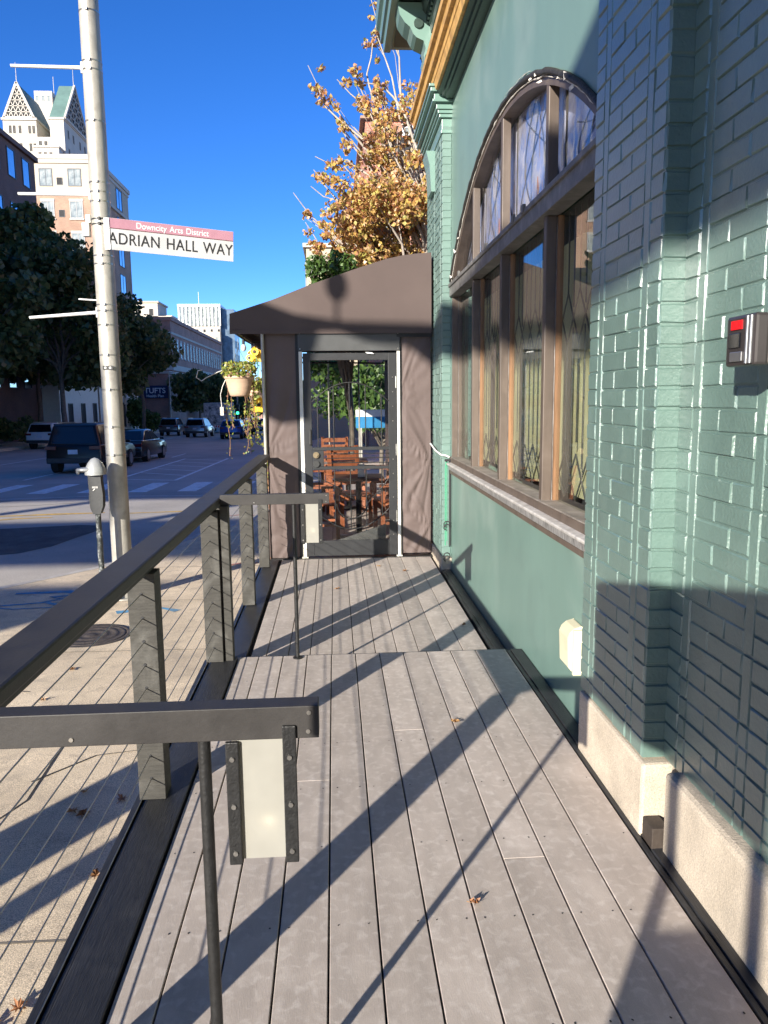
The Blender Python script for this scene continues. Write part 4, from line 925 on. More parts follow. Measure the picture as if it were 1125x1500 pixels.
for x,y in ((-1.08,2.36),(-1.14,2.28),(-1.33,3.66),(-1.27,3.62),(-1.12,3.76),(-1.05,3.1)): fallen(x,y,zs(y),.042,'fallen brown maple leaf on the sunlit sidewalk beyond the cables',random.random()*6)
# ------------------------------------------------------------------ street pole, sign, meter
px_,py_=-2.29,8.25;zb=zs(py_)
sp=thing('street_lamp_pole','tall round galvanised pole banded with steel straps on the sidewalk','pole',(px_,py_,zb))
b=MB();b.cyl((px_,py_,zb),(px_,py_,7.5),.104,.088,n=28);b.cyl((px_,py_,zb),(px_,py_,zb+.02),.17,n=24);b.build('shaft',M['galv'],sp)
def ring(z,h=.012,r=.1,m='galvd'):
    rr_=.104-(z-zb)/8.06*.016+.003
    b=MB();b.cyl((px_,py_,z-h/2),(px_,py_,z+h/2),rr_,n=28);b.box(px_-.012,px_+.012,py_-rr_-.012,py_-rr_+.002,z-h,z+h);b.build('strap',M[m],sp,bevel=.001)
for z in (5.25,4.80,4.72,4.25,3.68,3.59,3.50,2.98,2.90,2.50,2.44,2.30,2.0,1.65,1.27,.98): ring(z)
for z in (3.33,3.28): ring(z,.014,m='black')
for z,dx in ((4.755,.65),(3.575,.67),(2.43,.65)):
    b=MB();dz=-.03 if z>4 else(-.02 if z>3 else -.06);b.cyl((px_-.09,py_,z),(px_-dx-.09,py_-.1,z+dz),.018,.015,n=10);b.cyl((px_-.09,py_,z-.05),(px_-.09,py_,z+.05),.022,n=10);b.build('banner_arm',M['white'],sp)
b=MB();b.cyl((px_-.09,py_,2.55),(px_-.27,py_-.02,2.56),.008,n=8);b.build('short_bracket',M['white'],sp)
b=MB();b.box(px_-.185,px_-.115,py_-.05,py_+.03,3.17,3.30);b.box(px_-.15,px_-.10,py_-.03,py_+.03,3.30,3.38);b.build('sensor_box',M['alu'],sp,bevel=.006)
b=MB();b.box(px_-.05,px_+.05,py_-.104,py_-.098,1.85,1.89);stk=b.build('sticker',M['black'],sp)
b=MB();b.cyl((px_-.024,py_-.1055,1.87),(px_-.024,py_-.1045,1.87),.012,n=12);b.cyl((px_+.024,py_-.1055,1.87),(px_+.024,py_-.1045,1.87),.012,n=12);b.build('sticker_print',M['alu'],stk)
def text(body,size,mtx,m,name,parent,bold=0,sx=1,spacing=1):
    cu=bpy.data.curves.new(name,'FONT');cu.body=body;cu.size=size;cu.extrude=.0008;cu.offset=bold;cu.align_x='CENTER';cu.align_y='CENTER';cu.space_character=spacing;cu.space_word=1.3
    ob=bpy.data.objects.new('tmp',cu);COL.objects.link(ob);bpy.context.view_layer.update()
    me=bpy.data.meshes.new_from_object(ob.evaluated_get(bpy.context.evaluated_depsgraph_get()));bpy.data.objects.remove(ob)
    me.materials.clear();me.materials.append(m);me.transform(mtx@Matrix.Diagonal((sx,1,1,1)));me.name=name
    o=bpy.data.objects.new(name,me);COL.objects.link(o);o.parent=parent
    if parent.type=='EMPTY':o.location=-Vector(parent.location)
    return o
# sign board
A=Vector((-2.19,8.15,3.335));A2=Vector((-2.19,8.15,3.04));
B=Vector((-1.02,8.55,3.285));B2=Vector((-1.02,8.55,2.975))
ss=thing('street_name_sign','white street sign reading ADRIAN HALL WAY with a faded pink top band','street sign',(-2.19,8.15,3.04))
ux=(B-A);W_=ux.length;ux.normalize();uz=Vector((0,0,1));uz=(uz-ux*uz.dot(ux)).normalized();uy=ux.cross(uz)  # uy: into the sign
if uy.y<0: uy=-uy
def SP(u,v,d): return A+ux*u-uz*v+uy*d
def sbox(u0,u1,v0,v1,d0,d1):
    b=MB();b.add([SP(u0,v0,d0),SP(u1,v0,d0),SP(u1,v1,d0),SP(u0,v1,d0),SP(u0,v0,d1),SP(u1,v0,d1),SP(u1,v1,d1),SP(u0,v1,d1)],[(0,1,2,3),(4,7,6,5),(0,4,5,1),(1,5,6,2),(2,6,7,3),(3,7,4,0)]);return b
plate=sbox(0,W_,0,.305,0,.006).build('sign_plate',M['signw'],ss,bevel=.001)
sbox(.002,W_-.002,.002,.094,-.0012,-.0002).build('pink_band',M['pink'],plate)
sbox(.002,W_-.002,.094,.101,-.0016,-.0003).build('maroon_line',M['maroon'],plate)
Rm=Matrix((ux,uz,-uy)).transposed().to_4x4()
def tm(u,v): 
    q=Rm.copy();q.translation=SP(u,v,-.003);return q
text('Downcity Arts District',.082,tm(W_*.5,.052),M['white'],'sign_text_small',plate,.0004,.93)
text('ADRIAN HALL WAY',.158,tm(W_*.492,.198),M['black'],'sign_text',plate,.0003,.82,1.06)
b=MB();b.prism([(A.x-.09,3.0),(A.x+.08,3.0),(A.x+.02,3.26),(A.x-.09,3.32)],'y',8.135,8.14) if False else b.box(A.x-.05,A.x+.0,8.14,8.16,3.03,3.33);b.build('sign_bracket',M['galvd'],ss)
def meter(x,y,lb):
    z=zs(y);t=thing('parking_meter',lb,'parking meter',(x,y,z))
    b=MB();b.cyl((x,y,z),(x,y,.40),.028,n=16);b.build('pole',M['meterpole'],t)
    b=MB();b.prism([(x-.035,.40),(x+.035,.40),(x+.066,.48),(x+.072,.60),(x+.060,.73),(x+.060,.82),(x-.066,.82),(x-.066,.73),(x-.062,.64),(x-.068,.56),(x-.060,.46)],'y',y-.045,y+.045);bo=b.build('meter_housing',M['metergrey'],t,bevel=.01)
    b=MB();b.box(x-.028,x+.028,y-.05,y-.044,.665,.685);b.cyl((x-.02,y-.05,.64),(x+.0,y-.045,.66),.006,n=8);b.build('coin_slot',M['galvd'],bo)
    b=MB();pr=[(.104,.0),(.106,.02),(.098,.05),(.070,.105),(.036,.145),(.001,.158)];b.lathe(pr,(x,y,.815),n=24);b.cyl((x,y,.80),(x,y,.818),.104,n=24);b.build('dome_head',M['meterhead'],t)
    b=MB();b.sphere((x-.085,y-.05,.855),.095,.055,.024);b.build('visor_lip',M['meterhead'],t)
    b=MB();b.sphere((x-.16,y-.04,.84),.02,.02,.034);b.build('side_latch',M['meterhead'],t);return t
meter(-2.42,7.95,'single space parking meter with grey dome head on a flaking pole beside the lamp pole')
# ------------------------------------------------------------------ vehicles
def car(name,lb,cat,paint,kind,L=4.7,W=1.88,H=1.7):
    t=thing(name,lb,cat)
    w2=W/2
    if kind=='suv':   # (y, ztop) silhouette of body shell below belt and cabin
        body=[(0,.55),(.02,.95),(.06,1.05),(L*.6,1.06),(L*.72,1.02),(L*.93,.92),(L*.99,.78),(L,.5),(L*.98,.38),(.06,.38),(0,.45)]
        cab=[(.10,1.04),(.30,H-.09),(.50,H-.02),(L*.35,H),(L*.52,H-.06),(L*.72,1.02)]
    else:
        body=[(0,.55),(.03,.88),(.12,.98),(L*.2,.99),(L*.7,.95),(L*.92,.82),(L*.99,.68),(L,.45),(L*.98,.25),(.08,.25),(0,.4)]
        cab=[(L*.06,.97),(L*.24,H-.06),(L*.36,H),(L*.5,H-.03),(L*.70,.95)]
    def loft(mb,sil,wb,wt,zb_,zt_):
        # extrude silhouette across x with rounded shoulders
        secs=[(-1.0,1),(-.93,.0),(.93,.0),(1.0,1)]
        n=len(sil);vs=[]
        cy=sum(p[0] for p in sil)/n;cz=sum(p[1] for p in sil)/n
        for sx,ins in ((-1,.93),(-.94,1),(.94,1),(1,.93)):
            for y,z in sil:
                yy=cy+(y-cy)*ins;zz=cz+(z-cz)*ins;k=(zz-zb_)/(zt_-zb_);ww=wb+(wt-wb)*max(0,min(1,k));vs.append((sx*ww,yy,zz))
        fs=[]
        for s_ in range(3):
            for i in range(n): fs.append((s_*n+i,s_*n+(i+1)%n,(s_+1)*n+(i+1)%n,(s_+1)*n+i))
        fs+= [tuple(range(n-1,-1,-1)),tuple(range(3*n,4*n))]
        mb.add(vs,fs,0,True)
    b=MB();loft(b,body,w2,w2*.97,.3,1.05);loft(b,cab+[(cab[-1][0],cab[-1][1]-.05),(cab[0][0],cab[0][1]-.05)],w2*.95,w2*.74,1.0,H)
    bo=b.build('body',paint,t,bevel=.03)
    g=MB()  # glass: side panels, rear and front screens, offset outwards
    zt=H-.10;zb_=1.06 if kind=='suv' else .99
    def xw(z): return w2*.95+(w2*.74-w2*.95)*max(0,min(1,(z-1.0)/(H-1.0)))
    r0,r1=(cab[0],cab[1]);f0,f1=cab[-1],cab[-2]
    def lerp(a,b,z): u=(z-a[1])/(b[1]-a[1]);return a[0]+(b[0]-a[0])*u
    for s_ in(-1,1):
        ya0,ya1=lerp(r0,r1,zb_)+.22,lerp(r0,r1,zt)+.2;yb0,yb1=lerp(f0,f1,zb_)-.18,lerp(f0,f1,min(zt,f1[1]))-.12
        m1=(ya0+yb0)/2;e=.012
        for q0,q1,q2,q3 in ((ya0,m1-.03,m1-.03,ya1),(m1+.03,yb0,yb1,m1+.03)):
            g.add([(s_*(xw(zb_)+e),q0,zb_),(s_*(xw(zb_)+e),q1,zb_),(s_*(xw(zt)+e),q2,zt),(s_*(xw(zt)+e),q3,zt)],[(0,1,2,3)])
    zr0,zr1=zb_+.03,r1[1]-.03;e=.015
    g.add([(-xw(zr0)*.86,lerp(r0,r1,zr0)-e,zr0),(xw(zr0)*.86,lerp(r0,r1,zr0)-e,zr0),(xw(zr1)*.86,lerp(r0,r1,zr1)-e,zr1),(-xw(zr1)*.86,lerp(r0,r1,zr1)-e,zr1)],[(0,1,2,3)])
    zf1=f1[1]-.03;g.add([(-xw(zr0)*.88,lerp(f0,f1,zr0)+e,zr0),(xw(zr0)*.88,lerp(f0,f1,zr0)+e,zr0),(xw(zf1)*.86,lerp(f0,f1,zf1)+e,zf1),(-xw(zf1)*.86,lerp(f0,f1,zf1)+e,zf1)],[(0,3,2,1)])
    g.build('window_glass',M['carglass'],t,recalc=False)
    for yy in (L*.19,L*.80):
        for s_ in(-1,1):
            wr=.36 if kind=='suv' else .33
            b=MB();b.cyl((s_*(w2-.24),yy,wr),(s_*(w2+.01),yy,wr),wr,n=26,sm=False);wo=b.build('wheel',M['tire'],t,bevel=.02)
            b=MB();b.cyl((s_*(w2+.0),yy,wr),(s_*(w2+.02),yy,wr),wr*.64,n=20)
            b.build('rim',M['rim'],wo)
    zl=.98 if kind=='suv' else .80
    for s_ in(-1,1):
        b=MB();b.box(min(s_*w2*.58,s_*w2*.96),max(s_*w2*.58,s_*w2*.96),-.02,.06,zl-.1,zl+.03);b.build('tail_light',M['tail'],t,bevel=.01)
        b=MB();b.box(min(s_*w2*.5,s_*w2*.93),max(s_*w2*.5,s_*w2*.93),L-.10,L-.01,.62,.74);b.build('headlight',M['bulb'],t,bevel=.01)
        b=MB();b.box(min(s_*w2*1.0,s_*(w2+.17)),max(s_*w2*1.0,s_*(w2+.17)),L*.66,L*.66+.1,1.0 if kind=='suv' else .92,1.12 if kind=='suv' else 1.04);b.build('mirror',paint,t,bevel=.02)
    b=MB();b.box(-w2*.93,w2*.93,-.03,.08,.40 if kind=='suv' else .30,.58 if kind=='suv' else .5);b.build('bumper',M['plastictrim'] if kind=='suv' else paint,t,bevel=.02)
    b=MB();b.box(-.17,.17,-.028,.0,.72,.88);b.build('licence_plate',M['plate'],t,bevel=.003)
    if kind=='suv':
        b=MB()
        for s_ in(-1,1): b.bar((s_*w2*.66,.6,H+.02),(s_*w2*.66,L*.5,H+.02),.03,.035)
        b.build('roof_rail',M['galvd'],t)
    return t
def put(c,x,y,rz=0): c.location=(x,y,zr(y));c.rotation_euler=(-.017,0,rz)
CG='cars on the road'
for args,(x,y,rz) in (
 (('suv','black three row suv stopped behind the lamp pole','suv',mat('black_navy_paint',(.004,.004,.005),.3,.04,3,spec=.25,coat=.15,coatr=.1),'suv',5.0,2.02,1.82),(-9.4,28.4,0)),
 (('sedan','glossy black sedan just right of the lamp pole','car',carpaint('gloss_black_paint',(.012,.011,.010)),'sedan',4.8,1.85,1.46),(-9.35,34.6,R(-1))),
 (('parked_suv','white compact suv parked at the far kerb on the left','suv',carpaint('white_car_paint',(.62,.63,.65),0),'suv',4.5,1.85,1.68),(-18.6,50.2,R(-4))),
 (('suv','dark grey suv driving away left of the silver one','suv',carpaint('grey_car_paint',(.12,.125,.13),.5),'suv',4.7,1.9,1.75),(-16.2,77,0)),
 (('suv','silver grey suv with lit brake light in the middle lane','suv',carpaint('silver_car_paint',(.25,.27,.29),.5),'suv',4.7,1.9,1.72),(-12.6,71,R(-2))),
 (('hatchback','bright blue hatchback car below the hanging planter','car',carpaint('blue_car_paint',(.01,.05,.28),.3),'suv',4.2,1.85,1.60),(-8.6,65,0)),
 (('sedan','dark distant car just right of the dark grey suv','car',carpaint('slate_car_paint',(.07,.08,.10),.3),'sedan',4.6,1.8,1.45),(-16.9,97,0)),
 (('hatchback','dark car partly hidden behind the vines right of the blue car','car',carpaint('dark_teal_paint',(.02,.035,.045),.3),'suv',4.4,1.85,1.6),(-7.4,76,0))):
    c=car(*args);put(c,x,y,rz)
t=thing('box_truck','grey box truck with graffiti patterned rear door in the distance','truck',(-12.9,86,zr(86)));x,y,z=-12.9,86,zr(86)
b=MB();b.box(x-1.3,x+1.3,y,y+5.5,z+.9,z+3.3);b.build('cargo_box',M['winframe'],t,bevel=.05)
graf=mat('graffiti_rear_door',(.06,.055,.05),.7,.3,2.6,col2=(.80,.76,.72))
b=MB();b.box(x-1.15,x+1.15,y-.03,y-.001,z+1.0,z+3.1);b.build('rear_door',graf,t)
b=MB();b.box(x-1.15,x+1.15,y+5.6,y+7.4,z+.6,z+2.5);b.build('cab',M['white'],t,bevel=.1)
for s_ in (-1,1):
    for yy in (1.0,6.4):
        b=MB();b.cyl((x+s_*1.0,y+yy,z+.45),(x+s_*1.28,y+yy,z+.45),.45,n=20);b.build('wheel',M['tire'],t)
b=MB()
for k in range(9): b.add([(x-1.2+.27*k,y-.04,z+.62),(x-1.07+.27*k,y-.04,z+.62),(x-.97+.27*k,y-.04,z+.85),(x-1.1+.27*k,y-.04,z+.85)],[(0,1,2,3)])
b.build('warning_stripes',M['red'],t)
b=MB();b.box(x-1.25,x+1.25,y-.035,y+.1,z+.55,z+.88);b.build('rear_bumper',M['white'],t)
# traffic signal
tx,ty=-11.25,92
t=thing('traffic_signal','distant traffic signal showing a green light right of the box truck','traffic light',(tx,ty,zr(ty)))
b=MB();b.cyl((tx,ty,zr(ty)),(tx,ty,3.4),.09,n=10);b.build('post',M['galv'],t)
b=MB();b.box(tx-.2,tx+.2,ty-.2,ty+.1,-.2,1.0+.05);hs_=b.build('signal_head',M['black'],t)
gm=bpy.data.materials.new('green_signal_light');gm.use_nodes=True;q=gm.node_tree.nodes['Principled BSDF'];q.inputs['Base Color'].default_value=(0,.3,.12,1);q.inputs['Emission Color'].default_value=(.05,1,.45,1);q.inputs['Emission Strength'].default_value=2
b=MB();b.cyl((tx,ty-.22,.05),(tx,ty-.2,.05),.17,n=14);b.build('green_lens',gm,hs_)
# ------------------------------------------------------------------ buildings
def block(name,label,x0,x1,y0,y1,z1,m,cap=None,z0=None,cat='building'):
    zb=(zr(y0)-1 if z0 is None else z0);t=thing(name,label,cat,((x0+x1)/2,y0,zb))
    b=MB();b.box(x0,x1,y0,y1,zb,z1);b.build('wall',m,t)
    if cap: 
        b=MB();b.box(x0-.25,x1+.25,y0-.25,y1+.25,z1,z1+cap[0]);b.build('roof_cornice',cap[1],t)
    return t
WC={}
def window(t,face,u,v,w,h,plane,fm,gm_,fr=.07,bars=1,sill=None):
    """face 'x+': looks to +X at x=plane, u is y; 'y-': looks to -Y at y=plane, u is x"""
    key=(face,round(w,2),round(h,2),fm,gm_,bars,sill)
    if key not in WC:
        a=MB();g=MB();s1,s2=-w/2,w/2;d=.06
        def bx(mb,u0,u1,v0,v1,d0,d1):
            if face=='x+': mb.box(d0,d1,u0,u1,v0,v1)
            else: mb.box(u0,u1,-d1,-d0,v0,v1)
        bx(a,s1,s1+fr,0,h,.0,d);bx(a,s2-fr,s2,0,h,0,d);bx(a,s1+fr,s2-fr,0,fr,0,d);bx(a,s1+fr,s2-fr,h-fr,h,0,d)
        for k in range(bars): q=s1+(k+1)*w/(bars+1);bx(a,q-fr*.3,q+fr*.3,fr,h-fr,0,d*.8)
        if sill: bx(a,s1-.1,s2+.1,-.16,-.005,0,d+.06);bx(a,s1-.06,s2+.06,h+.005,h+.22,0,d)
        bx(g,s1+fr,s2-fr,fr,h-fr,.005,.02)
        def mk(mb,nm,m):
            me=bpy.data.meshes.new(nm);me.from_pydata(mb.v,[],mb.f);me.materials.append(m);return me
        WC[key]=(mk(a,'window',M[fm]),mk(g,'pane',M[gm_]))
    A_,G_=WC[key]
    o=bpy.data.objects.new('window',A_);COL.objects.link(o);o.parent=t
    o.location=Vector((plane,u,v) if face=='x+' else (u,plane,v))-Vector(t.location)
    p=bpy.data.objects.new('pane',G_);COL.objects.link(p);p.parent=o
# left brick building (facing road) with sky reflecting windows
bt=block('brick_office_building','dark maroon brick building with blue sky reflecting windows at the left edge',-38,-24,25,68,20.9,M['brick_dark'],(.35,M['brick_dark']))
for j in range(5):
    for k in range(15):
        window(bt,'x+',26+k*2.86,zr(60)+2.0+j*3.95 if False else 2.6+j*3.95,1.45,2.1,-24,'dkframe','bwin',.06,0)
bt=block('brick_corner_building','brick building further left before a gap left for a sunlit road strip, outside the picture edge',-40,-24,-5,14,21.5,M['brick_or'],(.35,M['creamlt']))  # gap beyond this building is made up to let sun reach the road
for j in range(5):
    for k in range(7): window(bt,'x+',-3.5+k*2.5,2.2+j*3.9,1.5,2.1,-24,'winframe','bwin2',.08,1,True)
# beige building
bt=block('added_shade_building','dark brick building added unseen behind the street trees to shade them',-45,-28,69,91,17,M['brick_dark'],(.3,M['brick_dark']))  # added to block the sun from the farther street trees
bt=block('beige_hotel_building','beige and orange brick mid rise building with curtained windows behind the lamp pole',-46,-26.5,93,108,25.0,M['brick_or'])
b=MB();b.box(-46.05,-26.45,92.95,108,25.1,28.3);uw=b.build('upper_storey',M['cream'],bt)
b=MB();b.box(-46.3,-26.2,92.7,108.2,28.31,28.8);b.box(-46.15,-26.35,92.8,108.1,27.9,28.3);b.box(-46.25,-26.25,92.75,108.1,24.75,25.09);b.build('cornice_band',M['creamlt'],bt)
for j in range(4):
    for k,x in enumerate((-42.5,-38.2,-34.9,-31.65,-28.5)):
        window(bt,'y-',x,25.45-j*3.45,1.45,1.9,92.95 if j==0 else 93,'dkframe' if j==0 else 'winframe','bwin2',.08,1,j>0)
    window(bt,'y-',-30.15,25.6-j*3.45,.62,.78,92.95 if j==0 else 93,'dkframe','void',.04,0)
for j in range(4):
    for k in range(2): window(bt,'x+',96.5+k*7,25.3-j*3.45,2.6,2.5,-26.5+.05 if j==0 else -26.5,'dkframe','bwin',.08,1)
# hotel tower
T=thing('gabled_hotel_tower','tall pale tower with two steep lattice gables and green copper roofs','tower',(-53,160,0))
b=MB();b.box(-61.7,-55.5,160,172,0,54.6);b.box(-60,-53,173,185,0,57);b.box(-52.6,-50,158.7,173.2,0,54.4);b.box(-56,-51,174,184,0,56)
b.box(-54.9,-50.4,156.2,158.6,0,48.6);b.box(-55.2,-52.7,158.9,161,0,51.3)
b.build('tower_wall',M['creamlt'],T)
b=MB();b.box(-61.9,-55.3,159.7,172,54.6,55.0);b.box(-52.8,-49.8,158.5,173.4,54.4,54.75);b.box(-55.1,-50.2,156,158.6,48.6,48.9);b.box(-60.4,-56.8,174,182,57,65.0);b.box(-56.7,-54.3,175,182,56,64.2);b.box(-53.9,-52.9,174,180,56,61);b.build('tower_parapet',M['creamlt'],T)
def gable(face,c0,c1,z0,zp,pl,depth,lat=True):
    mid=(c0+c1)/2
    r=MB()
    if face=='y-': r.prism([(c0,z0),(c1,z0),(mid,zp)],'y',pl+.05,pl+depth)
    else: r.prism([(c0,z0),(c1,z0),(mid,zp)],'x',pl-depth,pl-.05)
    ro=r.build('gable_roof',M['copper'],T)
    l=MB();d=.45
    def P(u,z,o=0): return (u,pl-o,z) if face=='y-' else (pl+o,u,z)
    w_=c1-c0;h=zp-z0
    v=MB();v.add([P(c0+.3,z0+.2,.06),P(c1-.3,z0+.2,.06),P(mid,zp-.5,.06)],[(0,1,2)]);v.build('gable_recess',M['void'],ro,recalc=False)
    for a,bq in (((c0,z0),(mid,zp)),((c1,z0),(mid,zp)),((c0,z0),(c1,z0))): l.bar(P(*a,.15),P(*bq,.15),.35,.42)
    n=6
    for k in range(1,n):
        u=k/n; l.bar(P(c0+w_*u/2,z0+h*u,.15),P(c1-w_*u/2,z0+h*u,.15),.14,.14)
        l.bar(P(c0+w_*u,z0,.15),P(mid+w_*u/2,z0+h*(1-u),.15),.14,.14);l.bar(P(c1-w_*u,z0,.15),P(mid-w_*u/2,z0+h*(1-u),.15),.14,.14)
    l.build('gable_lattice',M['creamlt'],ro)
    s=MB();p=P(mid,zp);s.cyl((p[0],p[1],zp),(p[0],p[1],zp+3.6),.08,.03,n=6);s.build('spire',M['creamlt'],ro)
gable('y-',-61.4,-55.8,55.0,61.3,160,11);gable('x+',158.9,173,54.8,63.0,-49.9,2.8)
for j in range(3):
    for x in (-60.4,-58.6,-56.8): window(T,'y-',x,52.2-j*3.2,.55,1.5,160,'creamlt','void',.04,1);window(T,'y-',x+.75,52.2-j*3.2,.55,1.5,160,'creamlt','void',.04,1) if x!=-58.6 else None
for x in (-53.9,-52.9,-51.9): window(T,'y-',x,46.6,.6,1.2,156.2,'creamlt','void',.04,1)
for x in (-54.6,-53.6): window(T,'y-',x,49.4,.6,1.2,158.9,'creamlt','void',.04,1)
for j in range(3):
    for y in (161,164,168,171): window(T,'x+',y,51.6-j*3.4,.8,1.6,-50,'creamlt','void',.04,1)
    for x in (-59.8,-58.6,-57.5): window(T,'y-',x,63.0,.6,1.1,174,'creamlt','bwin2',.05,0) if j==0 else None
for sx,sy,h in ((-57,176,68.5),(-55,176,66.5)):
    b=MB();b.cyl((sx,sy,58),(sx,sy,h),.06,n=6);b.build('antenna',M['creamlt'],T)
# long brick building with tall pale windows
bt=block('long_brick_building','long brown brick building with rows of tall pale windows beyond the trees',-50,-24.6,122,176,13.6,M['brick_br'],(.55,M['brick_br']))
b=MB();b.box(-50.1,-24.45,121.85,176.1,11.6,11.95);b.box(-50.1,-24.4,121.8,176.1,6.2,7.0);b.build('string_course',M['creamlt'],bt)
for k in range(18):
    window(bt,'x+',124+k*2.9,8.3,1.4,2.6,-24.6,'winframe','bwin2',.1,1,True);window(bt,'x+',124+k*2.9,2.2,1.3,3.2,-24.6,'winframe','bwin2',.12,1,True)
    
for k in range(4): window(bt,'y-',-27+k*-3.4,8.6,1.15,2.3,122,'winframe','bwin2',.1,1,True)
b=MB();b.box(-34,-30,150,158,14.1,17.2);b.build('roof_penthouse',M['creamlt'],bt)
bt=block('white_rooftop_block','small white block behind the roof of the long brick building',-37.2,-32.4,150,158,19.6,M['creamlt'],(.3,M['cream']))
for k in range(2): window(bt,'y-',-36+k*2.4,17.2,.9,1.4,150,'winframe','void',.08,0)
bt=block('white_rooftop_block','lower pale block to the right of the small white block',-32.3,-30.4,152,157,17.2,M['creamlt'],(.3,M['cream']))
# low white arched building and sign building
bt=block('low_white_building','low white building with dark tall openings behind the sedan',-32,-22.6,66,92,2.9,M['white'],(.3,M['cream']))
for k in range(7):
    window(bt,'x+',68.5+k*3.4,-1.2,1.1,2.6,-22.6,'dkframe','void',.08,0)
b=MB();b.tube([(-22.4,88+2.6*math.cos(a*PI/10),1.2+1.9*math.sin(a*PI/10)) for a in range(11)],.14,6);b.build('entrance_arch',M['creamlt'],bt)
bt=block('brick_sign_building','brown brick building with a dark blue sign reading TUFTS above the street',-40,-22.4,108,120,5.2,M['brick_br'],(.35,M['creamlt']))
navy=mat('navy_sign_panel',(.015,.03,.09),.5,.1)
b=MB();b.box(-26.7,-22.5,107.8,107.95,1.9,3.6);sn=b.build('sign_panel',navy,bt)
text('TUFTS',1.0,Matrix.Translation((-24.2,107.78,2.9))@Matrix.Rotation(PI/2,4,'X'),M['white'],'sign_text',sn,.02)
text('Health Plan',.5,Matrix.Translation((-24.2,107.78,2.2))@Matrix.Rotation(PI/2,4,'X'),M['white'],'sign_text_small',sn,.01)
# distant tower
bt=block('white_glass_tower','distant white and glass high rise above the brick roofline',-49.6,-36.4,260,275,31.6,M['creamlt'],(.8,M['white']))
b=MB();b.box(-49.8,-36.2,259.7,259.95,25.5,31.5);b.build('glazed_top',M['bwin2'],bt)
b=MB()
for k in range(12): b.box(-49.6+k*1.19,-49.2+k*1.19,259.4,259.69,25.5,31.5)
b.build('vertical_fin',M['white'],bt)
b=MB();b.box(-36.35,-32.1,262,275,0,31.0);b.build('blue_glass_side',mat('tower_side_glass',(.12,.17,.22),.3,.35,.6,metal=.5),bt)
b=MB();b.box(-40.4,-36.1,257,259.6,0,23.4);b.build('lower_cream_wing',M['cream'],bt)
for j in range(5):
    for k in range(6): window(bt,'y-',-48.4+k*2.3,23.4-j*2.6,.9,1.1,260,'winframe','void',.08,0)
    for k in range(2): window(bt,'y-',-39.4+k*2.2,20.5-j*3,.9,1.2,257,'winframe','bwin2',.08,0)
    for k in range(4): window(bt,'x+',264+k*3,27.4-j*4.4,1.6,2.4,-32.05,'winframe','bwin2',.12,0)
b=MB();b.cyl((-43.3,262,32),(-43.3,262,36.5),.08,n=6);b.build('antenna',M['white'],bt)
# right hand buildings behind the maple
bt=block('red_brick_building','red brick building behind the orange maple tree',1.8,14,40,55,15.0,M['brick_red'],(.12,M['brick_or']))
b=MB();b.box(2.85,7.5,39.93,39.99,11.6,14.2);b.build('dark_recess',M['void'],bt)
window(bt,'y-',2.9,9.4,1.1,2.2,39.95,'white','bwin2',.1,0);window(bt,'y-',4.8,14.25,2.4,.45,39.9,'white','bwin2',.1,0)
bt=block('beige_side_building','pale beige building with a white framed cornice left of the green tree',-1.9,8,62,100,13.1,M['cream'],(.3,M['creamlt']))
for k in range(9):
    b=MB();b.box(-2.05,-1.91,63+k*3.9,64.6+k*3.9,9.6,12.2);b.build('side_window',M['bwin2'],bt)
b=MB();b.box(-2.2,8.1,61.7,100,9.0,9.35);b.build('string_course',M['creamlt'],bt)
# distant closing row
bt=block('distant_building','low distant building closing the end of the road',-32,6,330,350,3,M['brick_br'])
for x,y in ((-20.6,70),(-20.6,100)):
    t=thing('street_light','thin grey street light post on the far pavement at %s'%('the low white building' if y<90 else 'the blue sign'),'street light',(x,y,zs(y)))
    b=MB();b.cyl((x,y,zs(y)),(x,y,4.2 if y<90 else 5),.09,.06,n=10);b.build('post',M['galv'],t)
    b=MB();b.bar((x,y,4.2 if y<90 else 5),(x+1.2,y,4.35 if y<90 else 5.2),.07,.07);b.build('arm',M['galv'],t)
# ------------------------------------------------------------------ made-up objects out of view, added to throw shadows and block light
sx=-5.5
def Q8(Y,Z): return (Y+3.85,Z-1.43)
poly=[(-12.6,7.25),(-11.6,7.22),(-11.3,7.12),(-10.8,7.08),(-10,7.08),(-6.8,7.15),(-5.9,7.02),(-5.44,7.08),(-4.9,6.9),(-4.4,6.83),(-4.05,6.7),(-3.92,6.4),(-3.85,5.75),(-3.4,5.55),(-2.7,5.5),(-2.6,6.64),(-3.04,6.66),(-3.67,6.74),(-4.4,6.94),(-5.8,7.43),(-6.6,7.64),(-7.84,7.72),(-9,7.9),(-10,8.16),(-10.7,8.36),(-11.4,8.9),(-12.6,10.2),(-13.6,11)]
poly+= [(-14.6,11),(-14.6,7.3)]
t=thing('shadow_caster_cloth','cut cloth sheet on a post, added unseen behind the camera to cast the wall shadow','shadow caster',(sx,-7,zs(-7)))  # invented cloth, cut to the outline of the shadow on wall and awning
b=MB();b.prism([Q8(*p) for p in poly],'x',sx-.01,sx+.01);b.build('shadow_cut_cloth',M['awning'],t)
b=MB();b.cyl((sx,-10.7,zs(-7)),(sx,-10.7,9.7),.1,n=14);b.build('post',M['galv'],t)
b=MB();b.sphere((sx,-.50,5.84),.10,.10,.16);b.tube([(sx,-.5,6.0),(sx,-.5,5.5)],.02,6);b.build('shadow_blob_caster',M['black'],t)  # made-up lantern shape, added for the round shadow on the awning
xs=-.72
t=thing('shadow_caster_board','board on two legs added unseen behind the camera to shade the brick','menu board',(xs,-.4,0))  # made-up board, shaped after the shadow low on the brick
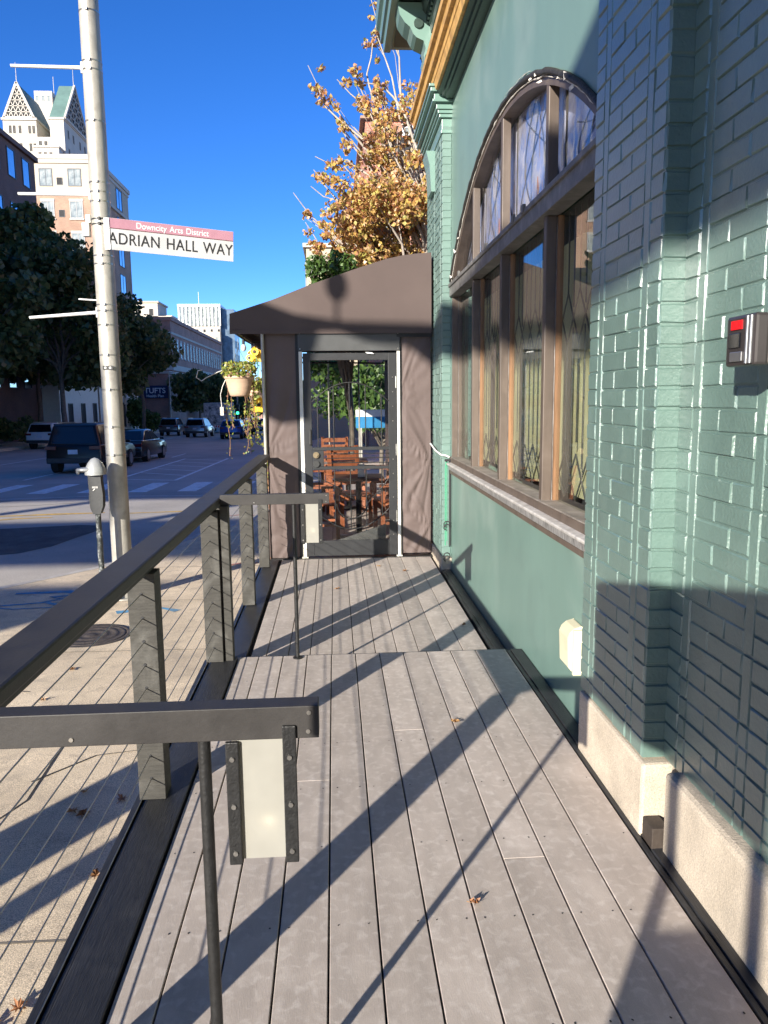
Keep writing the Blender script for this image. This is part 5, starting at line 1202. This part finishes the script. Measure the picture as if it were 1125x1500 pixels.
b=MB();b.prism([(-.98,1.37),(.25,1.33),(.25,1.80),(-.1,1.88),(-.5,1.98),(-.98,2.08)],'x',xs-.02,xs+.02);b.build('board',M['wooddk'],t)
b=MB();b.box(xs-.015,xs+.015,-1.0,-.96,0,1.36);b.build('leg',M['ironblack'],t)
b=MB();b.box(xs-.015,xs+.015,-.50,-.46,0,1.36);b.build('leg',M['ironblack'],t)
t=thing('shadow_caster_box','dark box added unseen behind the camera to cast the deck shadow','planter',(-.55,-.6,0))  # added only for the dark shadow on the near deck boards
b=MB();b.box(-.66,-.42,-.86,-.34,0.0,.86);b.build('box',M['blackwood'],t,bevel=.01)
b=MB();b.box(-.64,-.44,-.84,-.36,.86,.87);b.build('soil',M['soil'],t)
t=thing('shadow_caster_cabinet','short grey box added unseen left of the camera for a wide sidewalk shadow','pay station',(-3,1,zs(1)))  # invented stand-in throwing the wide shadow band over the sidewalk
b=MB();b.box(-3.15,-2.85,.86,1.16,zs(1),zs(1)+1.15);b.build('cabinet',M['metergrey'],t,bevel=.02);b=MB();b.box(-3.1,-2.9,.85,.86,zs(1)+.8,zs(1)+1.05);b.build('screen',M['carglass'],t)
meter(-3.0,.28,'second parking meter added unseen left of the camera for a thin sidewalk shadow')  # added meter, here only for the narrow shadow band
t=thing('shadow_caster_panels','stacked panels added unseen behind the camera to band the road with shade','gantry',(-12,-8,zr(-8)))  # made-up panels; gaps between them leave sunlit strips on the road
b=MB()
for z0,z1 in ((4.56,5.7),(6.3,7.9),(9.3,12.4),(13.5,18)): b.box(-23.5 if z0<8 else -34,-12.9 if z0<8 else -18.6,-8.1,-7.9,z0,z1)
b.build('panel',M['alarmg'],t)
b=MB()
for x in (-19,-23.3): b.box(x-.15,x+.15,-7.89,-7.6,zr(-8),18)
b.build('support_post',M['galv'],t)

bt=block('added_neighbour_building','dark brick neighbouring building added behind the camera to cut sky light',-2.4,14,-14,-5,30,M['brick_dark'],(.3,M['brick_dark']))  # added to lower ambient light and darken reflections from behind
